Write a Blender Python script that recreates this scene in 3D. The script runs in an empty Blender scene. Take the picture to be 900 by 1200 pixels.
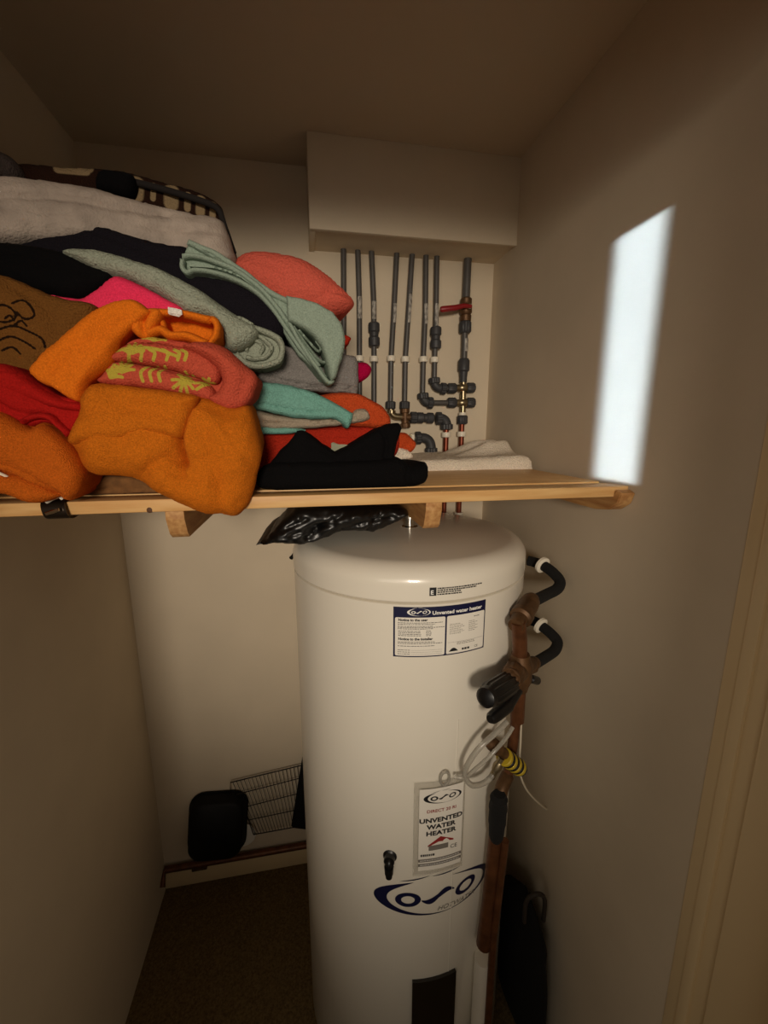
import bpy, bmesh, math, random
import numpy as np
from mathutils import Vector, noise, geometry
PI = math.pi
scn = bpy.context.scene
COL = scn.collection
rnd = random.Random(7)

# ------------------------------------------------------------------ camera
F, PITCH, YAW, CAMZ = 492.58, math.radians(11.306), math.radians(10.546), 1.75
cd = bpy.data.cameras.new('camera'); cam = bpy.data.objects.new('camera', cd); COL.objects.link(cam)
cd.sensor_fit = 'HORIZONTAL'; cd.sensor_width = 36; cd.lens = F / 900 * 36; cd.clip_start = 0.02
cam.location = (0, 0, CAMZ); cam.rotation_euler = (PI/2 - PITCH, 0, -YAW)
scn.camera = cam
scn.view_settings.view_transform = 'Standard'; scn.view_settings.look = 'None'
scn.view_settings.gamma = 1; scn.view_settings.use_curve_mapping = False
scn.view_settings.exposure = 0.0

# survey helpers: where a sight line of the photograph meets a plane / the wall / the tank
def ray(px, py):
    r = (px-450)/F; u = -(py-600)/F
    hf = math.cos(PITCH)+u*math.sin(PITCH); z = -math.sin(PITCH)+u*math.cos(PITCH)
    return Vector((r*math.cos(YAW)+hf*math.sin(YAW), -r*math.sin(YAW)+hf*math.cos(YAW), z))
def P(px, py, Y): d = ray(px, py); return d*(Y/d.y)+Vector((0, 0, CAMZ))
def G(px, py, z): d = ray(px, py); return d*((z-CAMZ)/d.z)+Vector((0, 0, CAMZ))
TC, TR = Vector((.2532, 1.0238)), .29
def CY(px, py, off=0.0):
    d = ray(px, py); R = TR+off
    a = d.x**2+d.y**2; b = -2*(d.x*TC.x+d.y*TC.y); k = TC.x**2+TC.y**2-R*R
    q = max(0, b*b-4*a*k); t = (-b-q**.5)/2/a
    return d*t+Vector((0, 0, CAMZ))
def TH(px, py):
    p = CY(px, py); return math.atan2(p.x-TC.x, -(p.y-TC.y)), p.z
def onc(th, z, off=.0006):
    return Vector((TC.x+math.sin(th)*(TR+off), TC.y-math.cos(th)*(TR+off), z))

# room
D, XL, XR, ZC, YD = 1.4564, -.5909, .6472, 2.518, .4996
SH, SY = 1.634, .7446            # shelf top, shelf front

# ------------------------------------------------------------------ materials
def srgb(c): return tuple((v/255/12.92 if v/255 <= .04045 else ((v/255+.055)/1.055)**2.4) for v in c)+(1,)
def mat(name, col, rough=.6, metal=0, bump=0, bscale=200, var=0, vscale=30, coat=0, col2=None, sheen=0, trans=0, alpha=1, spec=.5, stretch=None, detail=3, bdist=.002):
    m = bpy.data.materials.new(name); m.use_nodes = True
    nt = m.node_tree; b = nt.nodes['Principled BSDF']
    c = srgb(col)
    b.inputs['Base Color'].default_value = c; b.inputs['Roughness'].default_value = rough
    b.inputs['Metallic'].default_value = metal; b.inputs['Coat Weight'].default_value = coat
    b.inputs['Coat Roughness'].default_value = .08
    b.inputs['Sheen Weight'].default_value = sheen; b.inputs['Sheen Roughness'].default_value = .5
    b.inputs['Transmission Weight'].default_value = trans; b.inputs['Alpha'].default_value = alpha
    b.inputs['Specular IOR Level'].default_value = spec
    tc = nt.nodes.new('ShaderNodeTexCoord'); src = tc.outputs['Object']
    if stretch:
        mp = nt.nodes.new('ShaderNodeMapping'); mp.inputs['Scale'].default_value = stretch
        nt.links.new(src, mp.inputs['Vector']); src = mp.outputs['Vector']
    if var or col2:
        n = nt.nodes.new('ShaderNodeTexNoise'); n.inputs['Scale'].default_value = vscale; n.inputs['Detail'].default_value = 5
        nt.links.new(src, n.inputs['Vector'])
        r = nt.nodes.new('ShaderNodeValToRGB')
        if col2: a, z = c, srgb(col2)
        else: a = tuple(v*(1-var) for v in c[:3])+(1,); z = tuple(min(1, v*(1+var)) for v in c[:3])+(1,)
        r.color_ramp.elements[0].color = a; r.color_ramp.elements[1].color = z
        r.color_ramp.elements[0].position = .32; r.color_ramp.elements[1].position = .68
        nt.links.new(n.outputs['Fac'], r.inputs['Fac']); nt.links.new(r.outputs['Color'], b.inputs['Base Color'])
    if bump:
        n = nt.nodes.new('ShaderNodeTexNoise'); n.inputs['Scale'].default_value = bscale; n.inputs['Detail'].default_value = detail
        nt.links.new(src, n.inputs['Vector'])
        bp = nt.nodes.new('ShaderNodeBump'); bp.inputs['Strength'].default_value = bump; bp.inputs['Distance'].default_value = bdist
        nt.links.new(n.outputs['Fac'], bp.inputs['Height']); nt.links.new(bp.outputs['Normal'], b.inputs['Normal'])
    return m
def fabric(name, col, var=.17, bump=.9, bscale=330, vscale=420, sheen=0, col2=None):
    return mat(name, col, bdist=.005, detail=4, rough=.95, bump=bump, bscale=bscale, var=var, vscale=vscale, sheen=sheen, spec=.1, col2=col2)
def pattern_mat(name, base, ink, attr='pat', var=.15):
    m = fabric(name, base, var=var); nt = m.node_tree; b = nt.nodes['Principled BSDF']
    old = b.inputs['Base Color'].links[0].from_socket
    at = nt.nodes.new('ShaderNodeAttribute'); at.attribute_name = attr
    mx = nt.nodes.new('ShaderNodeMix'); mx.data_type = 'RGBA'
    rp = nt.nodes.new('ShaderNodeMapRange'); rp.inputs['From Min'].default_value = .4; rp.inputs['From Max'].default_value = .7
    nt.links.new(at.outputs['Fac'], rp.inputs['Value']); nt.links.new(rp.outputs['Result'], mx.inputs['Factor'])
    nt.links.new(old, mx.inputs[6]); mx.inputs[7].default_value = srgb(ink)
    nt.links.new(mx.outputs[2], b.inputs['Base Color'])
    return m

M = {}
M['wall'] = mat('wall_paint', (216, 201, 177), rough=.85, bump=.12, bscale=500, var=.03, vscale=6, spec=.2)
M['ceil'] = mat('ceiling_paint', (208, 192, 168), rough=.9, bump=.15, bscale=350, spec=.2)
M['gloss'] = mat('gloss_paint', (232, 208, 164), rough=.4, bump=.05, bscale=60, spec=.35)
M['carpet'] = mat('carpet', (112, 94, 62), rough=1, bump=1, bscale=420, var=.35, vscale=160, spec=.05)
M['pine'] = mat('pine', (228, 186, 126), rough=.45, bump=.12, bscale=60, vscale=9, col2=(206, 156, 96), stretch=(.8, 9, 9), spec=.35)
M['pine2'] = mat('pine_rough', (205, 158, 100), rough=.6, bump=.2, bscale=80, vscale=12, col2=(170, 118, 68), stretch=(9, 1, 9))
M['enamel'] = mat('white_enamel', (236, 229, 214), rough=.28, coat=.6, bump=.015, bscale=25, spec=.5)
M['seam'] = mat('grey_seam', (170, 160, 145), rough=.5)
M['blue'] = mat('navy_print', (14, 18, 58), rough=.4)
M['label'] = mat('label_white', (238, 232, 220), rough=.45)
M['ink'] = mat('black_print', (22, 22, 26), rough=.5)
M['greyink'] = mat('grey_print', (120, 114, 106), rough=.6)
M['redink'] = mat('red_print', (150, 40, 40), rough=.5)
M['white_ink'] = mat('white_print', (240, 238, 232), rough=.5)
M['clear'] = mat('clear_plastic', (235, 232, 225), rough=.12, trans=.9, alpha=.35)
M['hose'] = mat('clear_hose', (205, 200, 188), rough=.15, trans=.55, alpha=.8)
M['black'] = mat('black_plastic', (16, 16, 17), rough=.35, bump=.05, bscale=60)
M['smoke'] = mat('smoked_plastic', (30, 24, 17), rough=.18, spec=.6)
M['soot'] = mat('black_coating', (9, 9, 9), rough=.6, bump=.1, bscale=150, spec=.25)
M['foam'] = mat('black_foam', (10, 8, 7), rough=.95, bump=.4, bscale=120)
M['copper'] = mat('old_copper', (104, 64, 38), rough=.42, metal=.45, var=.3, vscale=40, bump=.05, bscale=50)
M['copper2'] = mat('bright_copper', (128, 62, 40), rough=.35, metal=.6, var=.2, vscale=40)
M['brass'] = mat('brass', (150, 136, 108), rough=.3, metal=.9, var=.15, vscale=50)
M['bronze'] = mat('dull_brass', (98, 70, 44), rough=.5, metal=.5, var=.35, vscale=45, bump=.15, bscale=60)
M['chrome'] = mat('chrome', (205, 200, 190), rough=.15, metal=1)
M['pipe'] = mat('grey_pipe', (82, 79, 76), rough=.42, var=.08, vscale=30, spec=.5)
M['fit'] = mat('grey_fitting', (62, 62, 64), rough=.5, var=.1, vscale=30, spec=.4)
M['clip'] = mat('white_clip', (240, 232, 214), rough=.4)
M['sticker'] = mat('pipe_print', (196, 190, 178), rough=.5, vscale=240, col2=(92, 88, 84), stretch=(1, 1, .35))
M['red'] = mat('red_lever', (140, 22, 26), rough=.4)
M['yellow'] = mat('yellow_plastic', (186, 160, 36), rough=.45)
M['bag'] = mat('black_bag', (9, 9, 10), rough=.36, bump=.06, bscale=25, spec=.6)
M['dark'] = mat('dark_metal', (58, 50, 42), rough=.3, metal=.8)
M['wire'] = mat('dark_wire', (34, 27, 20), rough=.4, metal=.4)
M['cord'] = mat('white_cord', (226, 214, 190), rough=.5)
M['orange'] = fabric('orange_terry', (222, 120, 26), bscale=620)
M['orange2'] = fabric('orange_cotton', (222, 114, 24), bscale=520, bump=.4)
M['orange3'] = fabric('orange_velour', (216, 106, 28), bscale=620)
M['red_cloth'] = fabric('red_cotton', (168, 26, 22), bscale=500, bump=.4)
M['coralpat'] = pattern_mat('coral_print', (196, 84, 62), (190, 172, 66))
M['brownpat'] = pattern_mat('brown_print', (120, 78, 34), (34, 20, 10), var=.12)
M['plaid'] = pattern_mat('check_print', (44, 26, 18), (150, 128, 96))
M['coral'] = fabric('coral_fleece', (216, 98, 80), bscale=160)
M['pink'] = fabric('hot_pink', (244, 56, 96), bscale=600, bump=.3)
M['magenta'] = fabric('magenta', (190, 10, 70), bscale=500)
M['navy'] = fabric('navy_blanket', (28, 25, 31), bscale=400)
M['blacksheet'] = fabric('black_sheet', (12, 11, 12), bscale=500, bump=.3)
M['blackknit'] = fabric('black_knit', (13, 12, 13), bscale=420, bump=.5)
M['duvet'] = fabric('grey_duvet', (172, 158, 146), bscale=250, bump=.5, vscale=25)
M['greyg'] = fabric('grey_green_terry', (158, 164, 146), bscale=260, bump=1)
M['sage'] = fabric('sage_terry', (150, 166, 150), bscale=420, bump=.6)
M['grey'] = fabric('grey_terry', (140, 134, 130), bscale=380)
M['teal'] = fabric('mint_terry', (126, 180, 166), bscale=420)
M['beige'] = fabric('stone_terry', (172, 156, 136), bscale=380)
M['burnt'] = fabric('burnt_orange_terry', (196, 76, 36), bscale=260, bump=1)
M['redterry'] = fabric('red_terry', (178, 46, 28), bscale=240, bump=1)
M['white'] = fabric('white_terry', (236, 222, 202), bscale=280, bump=.9)
M['care'] = fabric('care_label', (225, 220, 210), bscale=600, bump=.2)
M['darkbox'] = mat('dark_cloth', (22, 15, 12), rough=.9, bump=.3, bscale=200)
M['dusk'] = fabric('dim_grey_cloth', (84, 74, 70), bscale=300)

# ------------------------------------------------------------------ object helpers
def link(o): COL.objects.link(o); return o
def tag(o, label=None, cat=None, group=None, kind=None):
    for k, v in (('label', label), ('category', cat), ('group', group), ('kind', kind)):
        if v: o[k] = v
    return o
def thing(name, label, cat, loc, group=None):
    o = bpy.data.objects.new(name, None); link(o); o.location = loc; o.empty_display_size = .05
    return tag(o, label, cat, group)
def wloc(o):
    v = Vector(o.location)
    while o.parent: o = o.parent; v += Vector(o.location)
    return v
def obj(name, bm, m, parent=None, smooth=True, angle=40, label=None):
    """bm holds world coordinates; the object's origin goes to the parent's, or to the base of the mesh"""
    bmesh.ops.recalc_face_normals(bm, faces=bm.faces[:])
    me = bpy.data.meshes.new(name)
    if parent is not None: org = wloc(parent)
    else:
        co = [v.co for v in bm.verts]
        org = Vector(((min(c.x for c in co)+max(c.x for c in co))/2, (min(c.y for c in co)+max(c.y for c in co))/2, min(c.z for c in co)))
    for v in bm.verts: v.co -= org
    if smooth:
        ca = math.radians(angle)
        for e in bm.edges:
            e.smooth = not (len(e.link_faces) == 2 and e.calc_face_angle(0) > ca)
        for f in bm.faces: f.smooth = True
    bm.to_mesh(me); bm.free()
    for k in (m if isinstance(m, (list, tuple)) else [m]): me.materials.append(k)
    o = bpy.data.objects.new(name, me); link(o)
    if parent is not None: o.parent = parent
    else: o.location = org
    if label: o['label'] = label
    return o
def struct(name, bm, m, **k):
    return tag(obj(name, bm, m, **k), kind='structure')
BM = bmesh.new
def box(bm, a, b, bevel=0, seg=2):
    g = bmesh.ops.create_cube(bm, size=1)['verts']
    c = [(a[i]+b[i])/2 for i in range(3)]; s = [abs(b[i]-a[i]) for i in range(3)]
    for v in g: v.co = Vector((c[0]+v.co.x*s[0], c[1]+v.co.y*s[1], c[2]+v.co.z*s[2]))
    if bevel:
        es = list({e for v in g for e in v.link_edges})
        bmesh.ops.bevel(bm, geom=es, offset=bevel, segments=seg, profile=.5, affect='EDGES')
    return bm
def spline(pts, n=8, closed=False):
    pts = [Vector(p) for p in pts]; out = []; N = len(pts)
    for i in range(N if closed else N-1):
        if closed: p = [pts[(i+k-1) % N] for k in range(4)]
        else: p = [pts[max(0, min(N-1, i+k-1))] for k in range(4)]
        for j in range(n):
            t = j/n
            out.append(.5*((2*p[1])+(p[2]-p[0])*t+(2*p[0]-5*p[1]+4*p[2]-p[3])*t*t+(3*p[1]-p[0]-3*p[2]+p[3])*t**3))
    if not closed: out.append(pts[-1])
    return out
def tube(bm, path, r, seg=14, caps=True):
    path = [Vector(p) for p in path]; n = len(path)
    rs = r if isinstance(r, (list, tuple)) else [r]*n
    rings = []; up = None
    for i, p in enumerate(path):
        d = (path[min(i+1, n-1)]-path[max(i-1, 0)]).normalized()
        if up is None: up = d.orthogonal().normalized()
        up = (up-d*up.dot(d)).normalized(); s = d.cross(up)
        rings.append([bm.verts.new(p+(up*math.cos(2*PI*k/seg)+s*math.sin(2*PI*k/seg))*rs[i]) for k in range(seg)])
    for a, b in zip(rings, rings[1:]):
        for k in range(seg): bm.faces.new((a[k], a[(k+1) % seg], b[(k+1) % seg], b[k]))
    if caps: bm.faces.new(rings[0][::-1]); bm.faces.new(rings[-1])
    return bm
def turn(bm, a, b, prof, seg=20):
    """turned body between points a and b; prof = [(t, radius)...]"""
    a, b = Vector(a), Vector(b)
    return tube_prof(bm, [(a.lerp(b, t), r) for t, r in prof], (b-a).normalized(), seg)
def tube_prof(bm, pr, d, seg):
    up = d.orthogonal().normalized(); s = d.cross(up); rings = []
    for p, r in pr: rings.append([bm.verts.new(p+(up*math.cos(2*PI*k/seg)+s*math.sin(2*PI*k/seg))*max(r, 1e-4)) for k in range(seg)])
    for a, b in zip(rings, rings[1:]):
        for k in range(seg): bm.faces.new((a[k], a[(k+1) % seg], b[(k+1) % seg], b[k]))
    bm.faces.new(rings[0][::-1]); bm.faces.new(rings[-1])
    return bm
def nut(bm, a, b, r, ribs=12):
    """ribbed collar"""
    a, b = Vector(a), Vector(b); d = (b-a).normalized(); up = d.orthogonal().normalized(); s = d.cross(up); n = ribs*4; rings = []
    for t, k in ((0, .8), (.12, 1), (.88, 1), (1, .8)):
        rings.append([bm.verts.new(a.lerp(b, t)+(up*math.cos(2*PI*i/n)+s*math.sin(2*PI*i/n))*r*k*(1+.05*(1 if i % 4 < 2 else -1))) for i in range(n)])
    for p, q in zip(rings, rings[1:]):
        for i in range(n): bm.faces.new((p[i], p[(i+1) % n], q[(i+1) % n], q[i]))
    bm.faces.new(rings[0][::-1]); bm.faces.new(rings[-1])
    return bm
def bend(a, c, b, r, n=8):
    """path a -> c -> b with a rounded corner of radius r at c"""
    a, c, b = Vector(a), Vector(c), Vector(b)
    p = c+(a-c).normalized()*r; q = c+(b-c).normalized()*r
    return [a]+[(p*(1-t)**2+c*2*t*(1-t)+q*t*t) for t in [i/n for i in range(n+1)]]+[b]

# ------------------------------------------------------------------ cloth
def seg_dist(pts, poly, closed):
    """distance of each point (n,2) to a polyline, plus the side"""
    A = poly; B = np.roll(poly, -1, 0) if closed else poly[1:]
    if not closed: A = poly[:-1]
    best = np.full(len(pts), 1e9); side = np.zeros(len(pts))
    for a, b in zip(A, B):
        d = b-a; L = d@d
        if L < 1e-14: continue
        t = np.clip(((pts-a)@d)/L, 0, 1); q = pts-(a+t[:, None]*d); ds = np.hypot(q[:, 0], q[:, 1])
        s = d[0]*q[:, 1]-d[1]*q[:, 0]; m = ds < best
        best[m] = ds[m]; side[m] = s[m]
    return best, np.sign(side)
def inside(pts, poly):
    x, y = pts[:, 0], pts[:, 1]; r = np.zeros(len(pts), bool); n = len(poly)
    for i in range(n):
        x1, y1 = poly[i]; x2, y2 = poly[(i+1) % n]
        if y1 == y2: continue
        r ^= ((y1 > y) != (y2 > y)) & (x < (x2-x1)*(y-y1)/(y2-y1)+x1)
    return r
class Plane:
    def __init__(s, Y, tx=0, tz=0, at=(200, 450)):
        s.Y, s.tx, s.tz = Y, tx, tz; s.o = P(*at, Y)
    def w(s, px, py):
        Y = s.Y; p = None
        for _ in range(12):
            p = P(px, py, Y); Y = s.Y+s.tx*(p.x-s.o.x)+s.tz*(p.z-s.o.z)
        return (p.x, p.z)
    def y(s, x, z): return s.Y+s.tx*(x-s.o.x)+s.tz*(z-s.o.z)
def cloth(bm, pts, Y, depth, bulge=.02, rim=.03, creases=(), steps=(), amp=.004, nscale=9, tilt=(0, 0), at=None, taper=.88, h=.0045,
          seed=1, strokes=(), stroke_w=3, smooth=True, rise=0, fuzz=.0006, zmin=None, wob=.0015, rest=True):
    """soft body of cloth: front shaped from an outline, rounded over its rim, creased, and reaching back by depth.
    creases: (points, width_px, depth); steps: (points, height, width_px) lift one side of a line"""
    at = at or (sum(p[0] for p in pts)/len(pts), sum(p[1] for p in pts)/len(pts))
    pl = Plane(Y, tilt[0], tilt[1], at); pxm = Y/F
    out = spline([Vector((x, y)) for x, y in pts], 6, True) if smooth else [Vector(p) for p in pts]
    W = np.array([pl.w(p.x, p.y) for p in out])
    # even spacing along the outline
    seglen = np.hypot(*(np.roll(W, -1, 0)-W).T); cum = np.concatenate([[0], np.cumsum(seglen)]); n = max(12, int(cum[-1]/h))
    Wc = np.vstack([W, W[:1]]); s = np.linspace(0, cum[-1], n, endpoint=False)
    O = np.stack([np.interp(s, cum, Wc[:, 0]), np.interp(s, cum, Wc[:, 1])], 1)
    for i in range(n):
        v = noise.noise_vector(Vector((O[i, 0]*60, O[i, 1]*60, seed*3.1)))
        O[i, 0] += v.x*wob; O[i, 1] += v.y*wob
    if zmin is not None: O[:, 1] = np.maximum(O[:, 1], zmin)
    O[:, 0] = np.maximum(O[:, 0], XL+.008+.003*np.sin(O[:, 1]*90)); O = O[np.hypot(*(O-np.roll(O, 1, 0)).T) > h*.25]; n = len(O)
    x0, z0 = O.min(0); x1, z1 = O.max(0)
    gx = np.arange(x0, x1, h); gz = np.arange(z0, z1, h*.87); g = []
    for j, zz in enumerate(gz): g.append(np.stack([gx+(h/2 if j % 2 else 0), np.full_like(gx, zz)], 1))
    g = np.vstack(g); g = g[inside(g, O)]
    d, _ = seg_dist(g, O, True); g = g[d > h*.55]
    V = np.vstack([O, g]); d, _ = seg_dist(V, O, True); d[:n] = 0
    res = geometry.delaunay_2d_cdt([Vector(v) for v in V], [(i, (i+1) % n) for i in range(n)], [list(range(n))], 1, 1e-7)
    vv = np.array([tuple(v) for v in res[0]]); faces = res[2]; orig = res[3]
    d, _ = seg_dist(vv, O, True)
    s = np.clip(d/rim, 0, 1); y = -bulge*np.sqrt(np.clip(1-(1-s)**2, 0, 1))
    for cr in creases:
        c = np.array([pl.w(*p) for p in [tuple(q) for q in spline([Vector(a) for a in cr[0]], 5)]])
        dd, _ = seg_dist(vv, c, False); y += cr[2]*np.exp(-(dd/(cr[1]*pxm))**1.25)*np.clip(d/.005, 0, 1)
    for st in steps:
        c = np.array([pl.w(*p) for p in [tuple(q) for q in spline([Vector(a) for a in st[0]], 5)]])
        dd, sd = seg_dist(vv, c, False); t = np.clip(.5+.5*sd*dd/(st[2]*pxm), 0, 1); reach = np.exp(-(dd/(st[2]*pxm*8))**2)
        y -= st[1]*(t*t*(3-2*t))*reach*np.clip(d/.008, 0, 1)
    ly = (bm.verts.layers.float.get('pat') or bm.verts.layers.float.new('pat')) if strokes else None
    bv = []
    k = np.clip(d/.012, 0, 1)
    for i, (a, b) in enumerate(vv):
        q = Vector((a*nscale, b*nscale, seed*7.7))
        yy = y[i]+k[i]*amp*(noise.noise(q)*1.2+.5*noise.noise(q*2.6)+.25*noise.noise(q*6))+fuzz*(.45*noise.noise(Vector((a*190, b*190, seed)))+.8*noise.noise(Vector((a*420, b*420, seed))))
        bv.append(bm.verts.new((a, pl.y(a, b)+yy, b)))
    for f in faces: bm.faces.new([bv[i] for i in f])
    if strokes:
        a = np.zeros(len(vv))
        for st in strokes:
            wd = stroke_w
            if isinstance(st[0][0], (tuple, list)): wd, st = st[1], st[0]
            c = np.array([pl.w(*p) for p in [tuple(q) for q in spline([Vector(x) for x in st], 4)]])
            dd, _ = seg_dist(vv, c, False); a = np.maximum(a, np.clip(1.5-dd/(wd*pxm), 0, 1))
        for i, v in enumerate(bv): v[ly] = float(a[i])
    # the sides and the back
    be = [e for e in bm.edges if len(e.link_faces) == 1 and e.verts[0] in set(bv)]
    nxt = {}
    for e in be:
        f = e.link_faces[0]; l = [l for l in f.loops if l.edge == e][0]; nxt[l.vert] = l.link_loop_next.vert
    loop = [next(iter(nxt))]
    while True:
        v = nxt[loop[-1]]
        if v == loop[0] or len(loop) > 100000: break
        loop.append(v)
    cx, cz = O.mean(0); prev = loop
    for t, k2 in ((.06, 1.0), (.3, None), (.65, None), (.92, None), (1, None)):
        kk = 1-(1-taper)*t if t < .9 else (1-(1-taper)*t)*(.97 if t < 1 else .9)
        ring = []
        for v in loop:
            a, b = v.co.x, v.co.z
            nz = noise.noise(Vector((a*14, b*14, t*3+seed)))*.006*min(1, t*3)
            zz = cz+(b-cz)*kk+rise*t+nz
            if zmin is not None: zz = max(zz, zmin)
            yy = Y+depth if t == 1 else pl.y(a, b)+depth*t
            if rest and yy > SY-.004: zz = max(zz, SH+.0045)
            ring.append(bm.verts.new((cx+(a-cx)*kk+nz, yy, zz)))
        m = len(loop)
        for i in range(m): bm.faces.new((prev[i], ring[i], ring[(i+1) % m], prev[(i+1) % m]))
        prev = ring
    c = bm.verts.new((cx, Y+depth, cz+rise))
    for i in range(len(prev)): bm.faces.new((prev[i], c, prev[(i+1) % len(prev)]))
    return bm
def ribbon(path, th):
    """outline in photo pixels of a strip of cloth along a path; th = thickness or list"""
    p = spline([Vector(a) for a in path], 4); n = len(p); L, R = [], []
    for i, a in enumerate(p):
        d = (p[min(i+1, n-1)]-p[max(i-1, 0)]).normalized(); nn = Vector((-d.y, d.x))
        t = th if not isinstance(th, (list, tuple)) else th[0]+(th[1]-th[0])*i/(n-1)
        L.append(a+nn*t/2); R.append(a-nn*t/2)
    return [tuple(a) for a in L+R[::-1]]
def slab(bm, x0, x1, y0, y1, z, hfun, nx=70, ny=50, edge=.02):
    """cloth lying flat: a top of height hfun(x,y) with rounded edges, on a flat underside"""
    top = []; bot = []
    for j in range(ny+1):
        rt = []; rb = []
        for i in range(nx+1):
            u, v = i/nx, j/ny; x = x0+(x1-x0)*u; y = y0+(y1-y0)*v
            jx = .008*noise.noise(Vector((y*9, 3, 1)))*(1 if u > .5 else -1); jy = .010*noise.noise(Vector((x*11, 8, 2)))
            e = min(u*(x1-x0), (1-u)*(x1-x0), v*(y1-y0), (1-v)*(y1-y0)); s = min(1, e/edge); s = math.sqrt(1-(1-s)**2)
            rt.append(bm.verts.new((x+jx, y+jy, z+.004+(hfun(x, y)-.004)*s+.0012*noise.noise(Vector((x*160, y*160, 0))))))
            rb.append(bm.verts.new((x+jx, y+jy, z)))
        top.append(rt); bot.append(rb)
    for j in range(ny):
        for i in range(nx):
            bm.faces.new((top[j][i], top[j][i+1], top[j+1][i+1], top[j+1][i])); bm.faces.new((bot[j][i], bot[j+1][i], bot[j+1][i+1], bot[j][i+1]))
    for i in range(nx):
        bm.faces.new((bot[0][i], bot[0][i+1], top[0][i+1], top[0][i])); bm.faces.new((bot[ny][i+1], bot[ny][i], top[ny][i], top[ny][i+1]))
    for j in range(ny):
        bm.faces.new((bot[j+1][0], bot[j][0], top[j][0], top[j+1][0])); bm.faces.new((bot[j][nx], bot[j+1][nx], top[j+1][nx], top[j][nx]))
    return bm

#SECTION_ROOM
# ------------------------------------------------------------------ room shell
YF = .30
T = .08
struct('floor', box(BM(), (XL-T, -1.5, -.06), (XR+T, D+T, 0)), M['carpet'])
struct('ceiling', box(BM(), (XL-T, YF, ZC), (XR+T, D+T, ZC+.06)), M['ceil'])
struct('wall_back', box(BM(), (XL-T, D, 0), (XR+T, D+T, ZC)), M['wall'])
struct('wall_left', box(BM(), (XL-T, YF, 0), (XL, D, ZC)), M['wall'])
struct('wall_right', box(BM(), (XR, YD, 0), (XR+T, D, ZC)), M['wall'])
w = BM(); box(w, (XL, YF, 0), (-.47, .42, ZC)); box(w, (-.47, YF, 2.24), (XR+T, .405, ZC)); box(w, (.532, .24, 0), (XR+T, .279, ZC))  # last box: unseen return added to clip the near edge of the beam
struct('wall_front', w, M['wall'])
# door lining on the right: board, architrave bead and stop
w = BM(); box(w, (XR-.004, .28, 0), (XR+T, YD, 2.24), .003)
box(w, (XR-.016, .28, 0), (XR+.02, .425, 2.24), .004); box(w, (XR-.009, .455, 0), (XR+.02, .475, 2.24), .003)
struct('trim_1', w, M['gloss'])
struct('baseboard_back', box(BM(), (XL, D-.016, 0), (XR, D, .083), .004), M['gloss'])
# boxing under the ceiling (front board, left cheek, recessed underside)
ZB = CAMZ+.5366; YB = 1.2978
w = BM(); box(w, (.034, YB, ZB), (XR, YB+.018, ZC), .0015); box(w, (.034, YB+.018, ZB), (.05, D, ZC), .0015); box(w, (.05, YB+.018, ZB+.004), (XR, D, ZB+.016))
struct('trim_2', w, M['wall'])

# ------------------------------------------------------------------ shelf
shelf = thing('wooden_shelf', 'long pine shelf across the cupboard carrying the towels', 'shelf', (0, 1.1, SH-.021))
w = BM(); box(w, (XL+.001, SY, SH-.0215), (XR-.001, .80, SH), .002)
obj('front_board', w, M['pine'], shelf)
w = BM(); box(w, (XL+.001, .802, SH-.0215), (XR-.025, D-.003, SH+.003), .002)
obj('rear_board', w, M['pine'], shelf)
kx = P(175, 597, SY)
w = BM(); turn(w, (kx.x, SY-.0006, kx.z-.001), (kx.x, SY+.003, kx.z-.001), [(0, .0035), (.3, .0052), (1, .0055)], 16)
obj('wood_knot', w, mat('knot', (88, 56, 30), rough=.7), shelf)
def bearer(x0, x1, zb, cut):
    """bearer on edge beneath the shelf, its front end sawn at an angle"""
    w = BM(); zt = SH-.022; pr = [(SY+.012, zt), (SY+.012, zt-.016), (SY+.012+cut*.35, zb+.008), (SY+.012+cut*.62, zb), (D-.03, zb), (D-.03, zt)]
    a = [w.verts.new((x0, y, z)) for y, z in pr]; b = [w.verts.new((x1, y, z)) for y, z in pr]
    w.faces.new(a); w.faces.new(b[::-1])
    for i in range(len(pr)): w.faces.new((a[i], a[(i+1) % len(pr)], b[(i+1) % len(pr)], b[i]))
    bmesh.ops.bevel(w, geom=w.edges[:], offset=.001, segments=1, affect='EDGES')
    return w
obj('bearer', bearer(-.238, -.208, SH-.075, .04), M['pine2'], shelf)
obj('bearer', bearer(.222, .254, SH-.078, .035), M['pine2'], shelf)
# batten fixed to the right wall, rounded nose towards the door
w = BM(); pr = [(SY-.004, SH-.006), (SY-.020, SH-.012), (SY-.012, SH-.034), (SY+.012, SH-.05), (SY+.05, SH-.056), (D-.01, SH-.056), (D-.01, SH-.0225), (SY-.002, SH-.0225)]
a = [w.verts.new((XR-.034, y, z)) for y, z in pr]; b = [w.verts.new((XR-.0005, y, z)) for y, z in pr]
w.faces.new(a); w.faces.new(b[::-1])
for i in range(len(pr)): w.faces.new((a[i], a[(i+1) % len(pr)], b[(i+1) % len(pr)], b[i]))
bmesh.ops.bevel(w, geom=w.edges[:], offset=.0018, segments=2, affect='EDGES')
obj('wall_batten', w, M['pine2'], shelf)

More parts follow.
